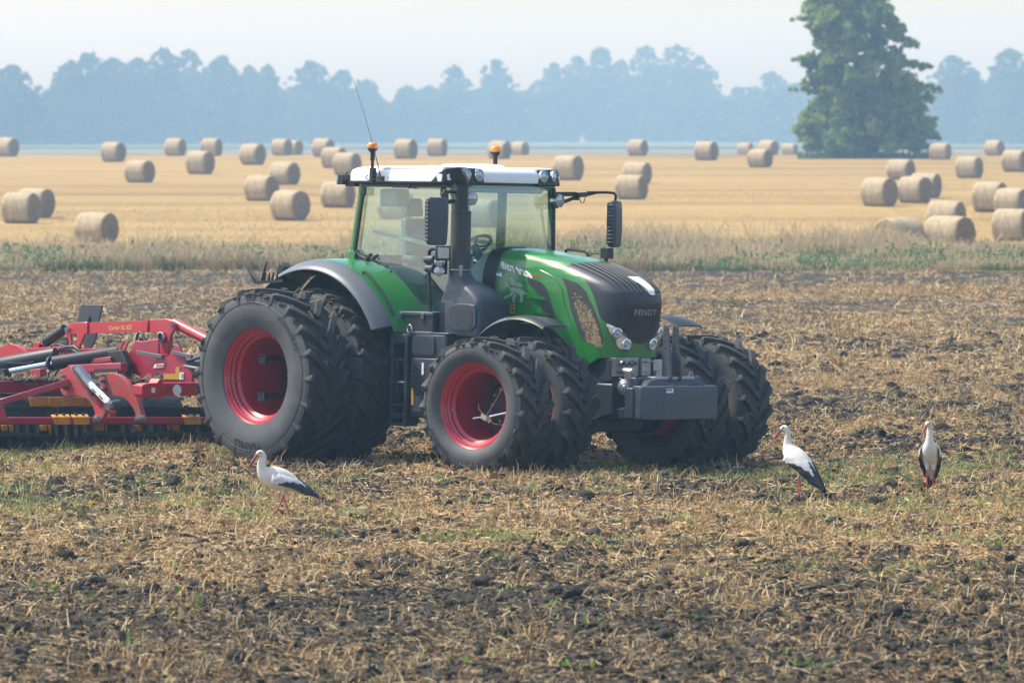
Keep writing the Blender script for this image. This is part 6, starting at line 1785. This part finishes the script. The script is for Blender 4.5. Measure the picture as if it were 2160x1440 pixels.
# ------------------------------------------------------------------ storks
M['feather'] = PM('white_feathers', (.62, .575, .51), .8, var=.08, vscale=30, spec=.2, bump=.15, bscale=60)
M['covert'] = PM('grey_white_wing_coverts', (.56, .54, .52), .8, var=.14, vscale=22, spec=.2, bump=.3, bscale=45)
M['featherblack'] = PM('black_flight_feathers', (.007, .008, .013), .5, var=.2, vscale=40)
M['beak'] = PM('red_beak', (.24, .028, .028), .45)
M['storkleg'] = PM('red_leg_skin', (.48, .075, .07), .55, var=.15, vscale=30)
M['eyeblack'] = PM('dark_eye', (.01, .01, .01), .2)
def stork(loc, heading, label, pitch, neck, head_yaw, legs, sc=1.0, wide=1.0, fat=1.0):
    """local frame: x forward, z up, hips over the origin; neck: list of (x, z) from the chest to the head in the body frame"""
    z0 = float(soil_h(np.array(loc[0]), np.array(loc[1])))
    e = empty('stork', loc=(loc[0], loc[1], z0), rot=(0, 0, heading)); e.scale = (sc, sc * wide, sc)
    tag(e, label, 'stork', 'white storks feeding behind the tractor')
    hip = Vector((0, 0, .28))
    rot = Matrix.Rotation(-pitch, 3, 'Y')           # positive pitch lifts the chest
    def B(x, y, z): return hip + rot @ Vector((x, y, z))
    spine = [(-.30, -.030, .012, .006), (-.24, -.005, .030, .018), (-.17, .030, .055, .040), (-.09, .065, .080, .070), (0, .090, .096, .094), (.08, .105, .100, .103), (.15, .115, .090, .098), (.205, .135, .066, .078), (.232, .172, .045, .052)]
    rings = []; n = 16
    pts = []
    for x, z, w, h in spine: pts.append((B(x, 0, z), w * fat, h * fat))
    base = pts[-1][0]
    hd = Matrix.Rotation(head_yaw, 3, 'Z')
    npts = [(base + Vector((x, 0, z)), r * fat, r * fat) for x, z, r in neck]
    top = npts[-1][0]
    fwd = hd @ Vector((1, 0, 0))
    npts += [(top + fwd * .012 + Vector((0, 0, .030)), .033, .034), (top + fwd * .034 + Vector((0, 0, .038)), .031, .033), (top + fwd * .060 + Vector((0, 0, .028)), .022, .023), (top + fwd * .074 + Vector((0, 0, .018)), .012, .013)]
    pts += npts
    side0 = Vector((0, 1, 0))
    for i, (p, w, h) in enumerate(pts):
        d = (pts[min(i + 1, len(pts) - 1)][0] - pts[max(i - 1, 0)][0]).normalized()
        t = min(1, max(0, (i - len(spine)) / max(1, len(neck))))
        sd = (Matrix.Rotation(head_yaw * t, 3, 'Z') @ side0); sd = (sd - d * sd.dot(d)).normalized(); up = d.cross(sd).normalized()
        if up.z < 0 and i < len(spine): up = -up
        rings.append([p + sd * w * math.cos(2 * math.pi * j / n) + up * h * math.sin(2 * math.pi * j / n) for j in range(n)])
    body = MB().loft(rings, True, True).build('body', 'feather', e, smooth=80)
    s_ = body.modifiers.new('sub', 'SUBSURF'); s_.levels = 1; s_.render_levels = 1
    hc = npts[-3][0]
    b = MB(); b0 = npts[-1][0] - fwd * .012; dn = (fwd * .62 + Vector((0, 0, -.80))).normalized()
    b.tube([b0, b0 + dn * .05, b0 + dn * .12, b0 + dn * .175], [.016, .013, .008, .002], 10); b.build('beak', 'beak', e)
    for s in (-1, 1):
        sv = hd @ Vector((0, s, 0))
        b = MB(); b.ball(hc + sv * .030 + Vector((0, 0, .002)) + fwd * .008, (.009, .009, .010), 8, 6); b.build('eye', 'eyeblack', e)
        # folded wing: white coverts over black flight feathers
        b = MB(); gu, gv = 30, 14; g = []
        for i in range(gu + 1):
            u = i / gu; row = []
            for j in range(gv + 1):
                v = j / gv
                x = .155 - .50 * u
                zt = .190 - .030 * u - .19 * u ** 2.2; zb = .050 - .080 * u - .07 * u ** 2 + .055 * max(0, u - .7) / .3
                zt2 = zt; z = zt2 + (zb - zt2) * v * (1 - .15 * math.sin(u * 3.1))
                wy = np.interp(x, [-.36, -.24, -.17, -.09, 0, .08, .15, .2], [.022, .046, .070, .094, .108, .112, .100, .07])
                y = wy * fat * 1.09 * (math.sin(min(1, v * 1.25 + .16) * math.pi / 2)) + .004 * math.sin(u * 26 + v * 9) * v
                row.append(B(x, s * y, z))
            g.append(row)
        vs = [p for r in g for p in r]; fs, ms = [], []
        for i in range(gu):
            for j in range(gv):
                a = i * (gv + 1) + j; fs.append((a, a + 1, a + gv + 2, a + gv + 1))
                u, v = (i + .5) / gu, (j + .5) / gv
                edge = .90 - .98 * max(0, u - .14) ** .8 + .05 * math.sin(u * 40); etop = max(0, (u - .44) * 1.0)
                if u > .70: edge = .12 - (u - .70)
                if u < .14: edge = 1.1
                ms.append(1 if v > edge or v < etop else 0)
        b.v, b.f, b.m = vs, fs, ms
        w_ = b.build('wing', ['covert', 'featherblack'], e, smooth=70)
        so = w_.modifiers.new('thick', 'SOLIDIFY'); so.thickness = .008; so.offset = 1
    b = MB(); b.loft([[B(-.22, y, .012) for y in (-.04, 0, .04)] + [B(-.22, y, -.01) for y in (.04, 0, -.04)], [B(-.365, y, -.055) for y in (-.03, 0, .03)] + [B(-.365, y, -.062) for y in (.03, 0, -.03)]]); b.build('tail', 'featherblack', e)
    for s, (hx, kx, kz, fx) in zip((-1, 1), legs):
        y = s * .035
        b = MB()
        b.tube([(hx - .005, y, .30), (hx, y, .235)], [.030, .014], 10, 1)
        b.tube([(hx, y, .245), (kx, y * 1.05, kz), (fx, y * 1.1, .008)], [.0085, .0078, .0070], 10); b.ball((kx, y * 1.05, kz), (.012, .010, .015), 8, 6)
        for da in (-.5, 0, .5): b.tube([(fx, y * 1.1, .012), (fx + .055 * math.cos(da), y * 1.1 + .055 * math.sin(da), .003)], [.006, .003], 6)
        b.tube([(fx, y * 1.1, .012), (fx - .025, y * 1.1, .003)], [.005, .003], 6)
        b.build('leg', ['storkleg', 'feather'], e, smooth=60)
    return e
NK1 = [(.010, .030, .041), (.010, .070, .034), (-.006, .108, .029), (-.010, .130, .029)]
NK2 = [(.006, .030, .043), (.004, .070, .036), (.0, .105, .030), (.004, .130, .029)]
stork((-2.20, 53.4), R(180 + 14), 'white stork with lowered red beak striding before the rear wheel', R(6), NK1, .15, [(-.01, .05, .10, .13), (.02, -.02, .125, -.055)], 1.0, 1.0, 1.13)
stork((2.90, 55.85), R(140), 'white stork seen from behind with black wings, right beside the front wheels', R(24), NK2, .5, [(.03, .045, .14, .03), (-.02, -.03, .12, .01)], 1.05, .9)
stork((4.30, 56.95), R(263), 'white stork facing the camera, standing alone on the far right', R(30), NK2, -.65, [(.0, .01, .12, .0), (-.005, -.005, .12, .02)], 1.01, .9)

# ------------------------------------------------------------------ haze
hz = MB(); hz.span((-430, -70, -5.0), (430, 1900, 34.0))
h = hz.build('haze', [], None, smooth=0)
tag(h, kind='stuff')
m = bpy.data.materials.new('summer_haze'); m.use_nodes = True
nt = m.node_tree; nt.nodes.remove(nt.nodes['Principled BSDF'])
pv = nt.nodes.new('ShaderNodeVolumePrincipled')
pv.inputs['Color'].default_value = (.47, .74, .98, 1); pv.inputs['Density'].default_value = .00064
pv.inputs['Absorption Color'].default_value = (1, 1, 1, 1)
pv.inputs['Anisotropy'].default_value = .1
nt.links.new(pv.outputs[0], nt.nodes['Material Output'].inputs['Volume'])
h.data.materials.append(m)
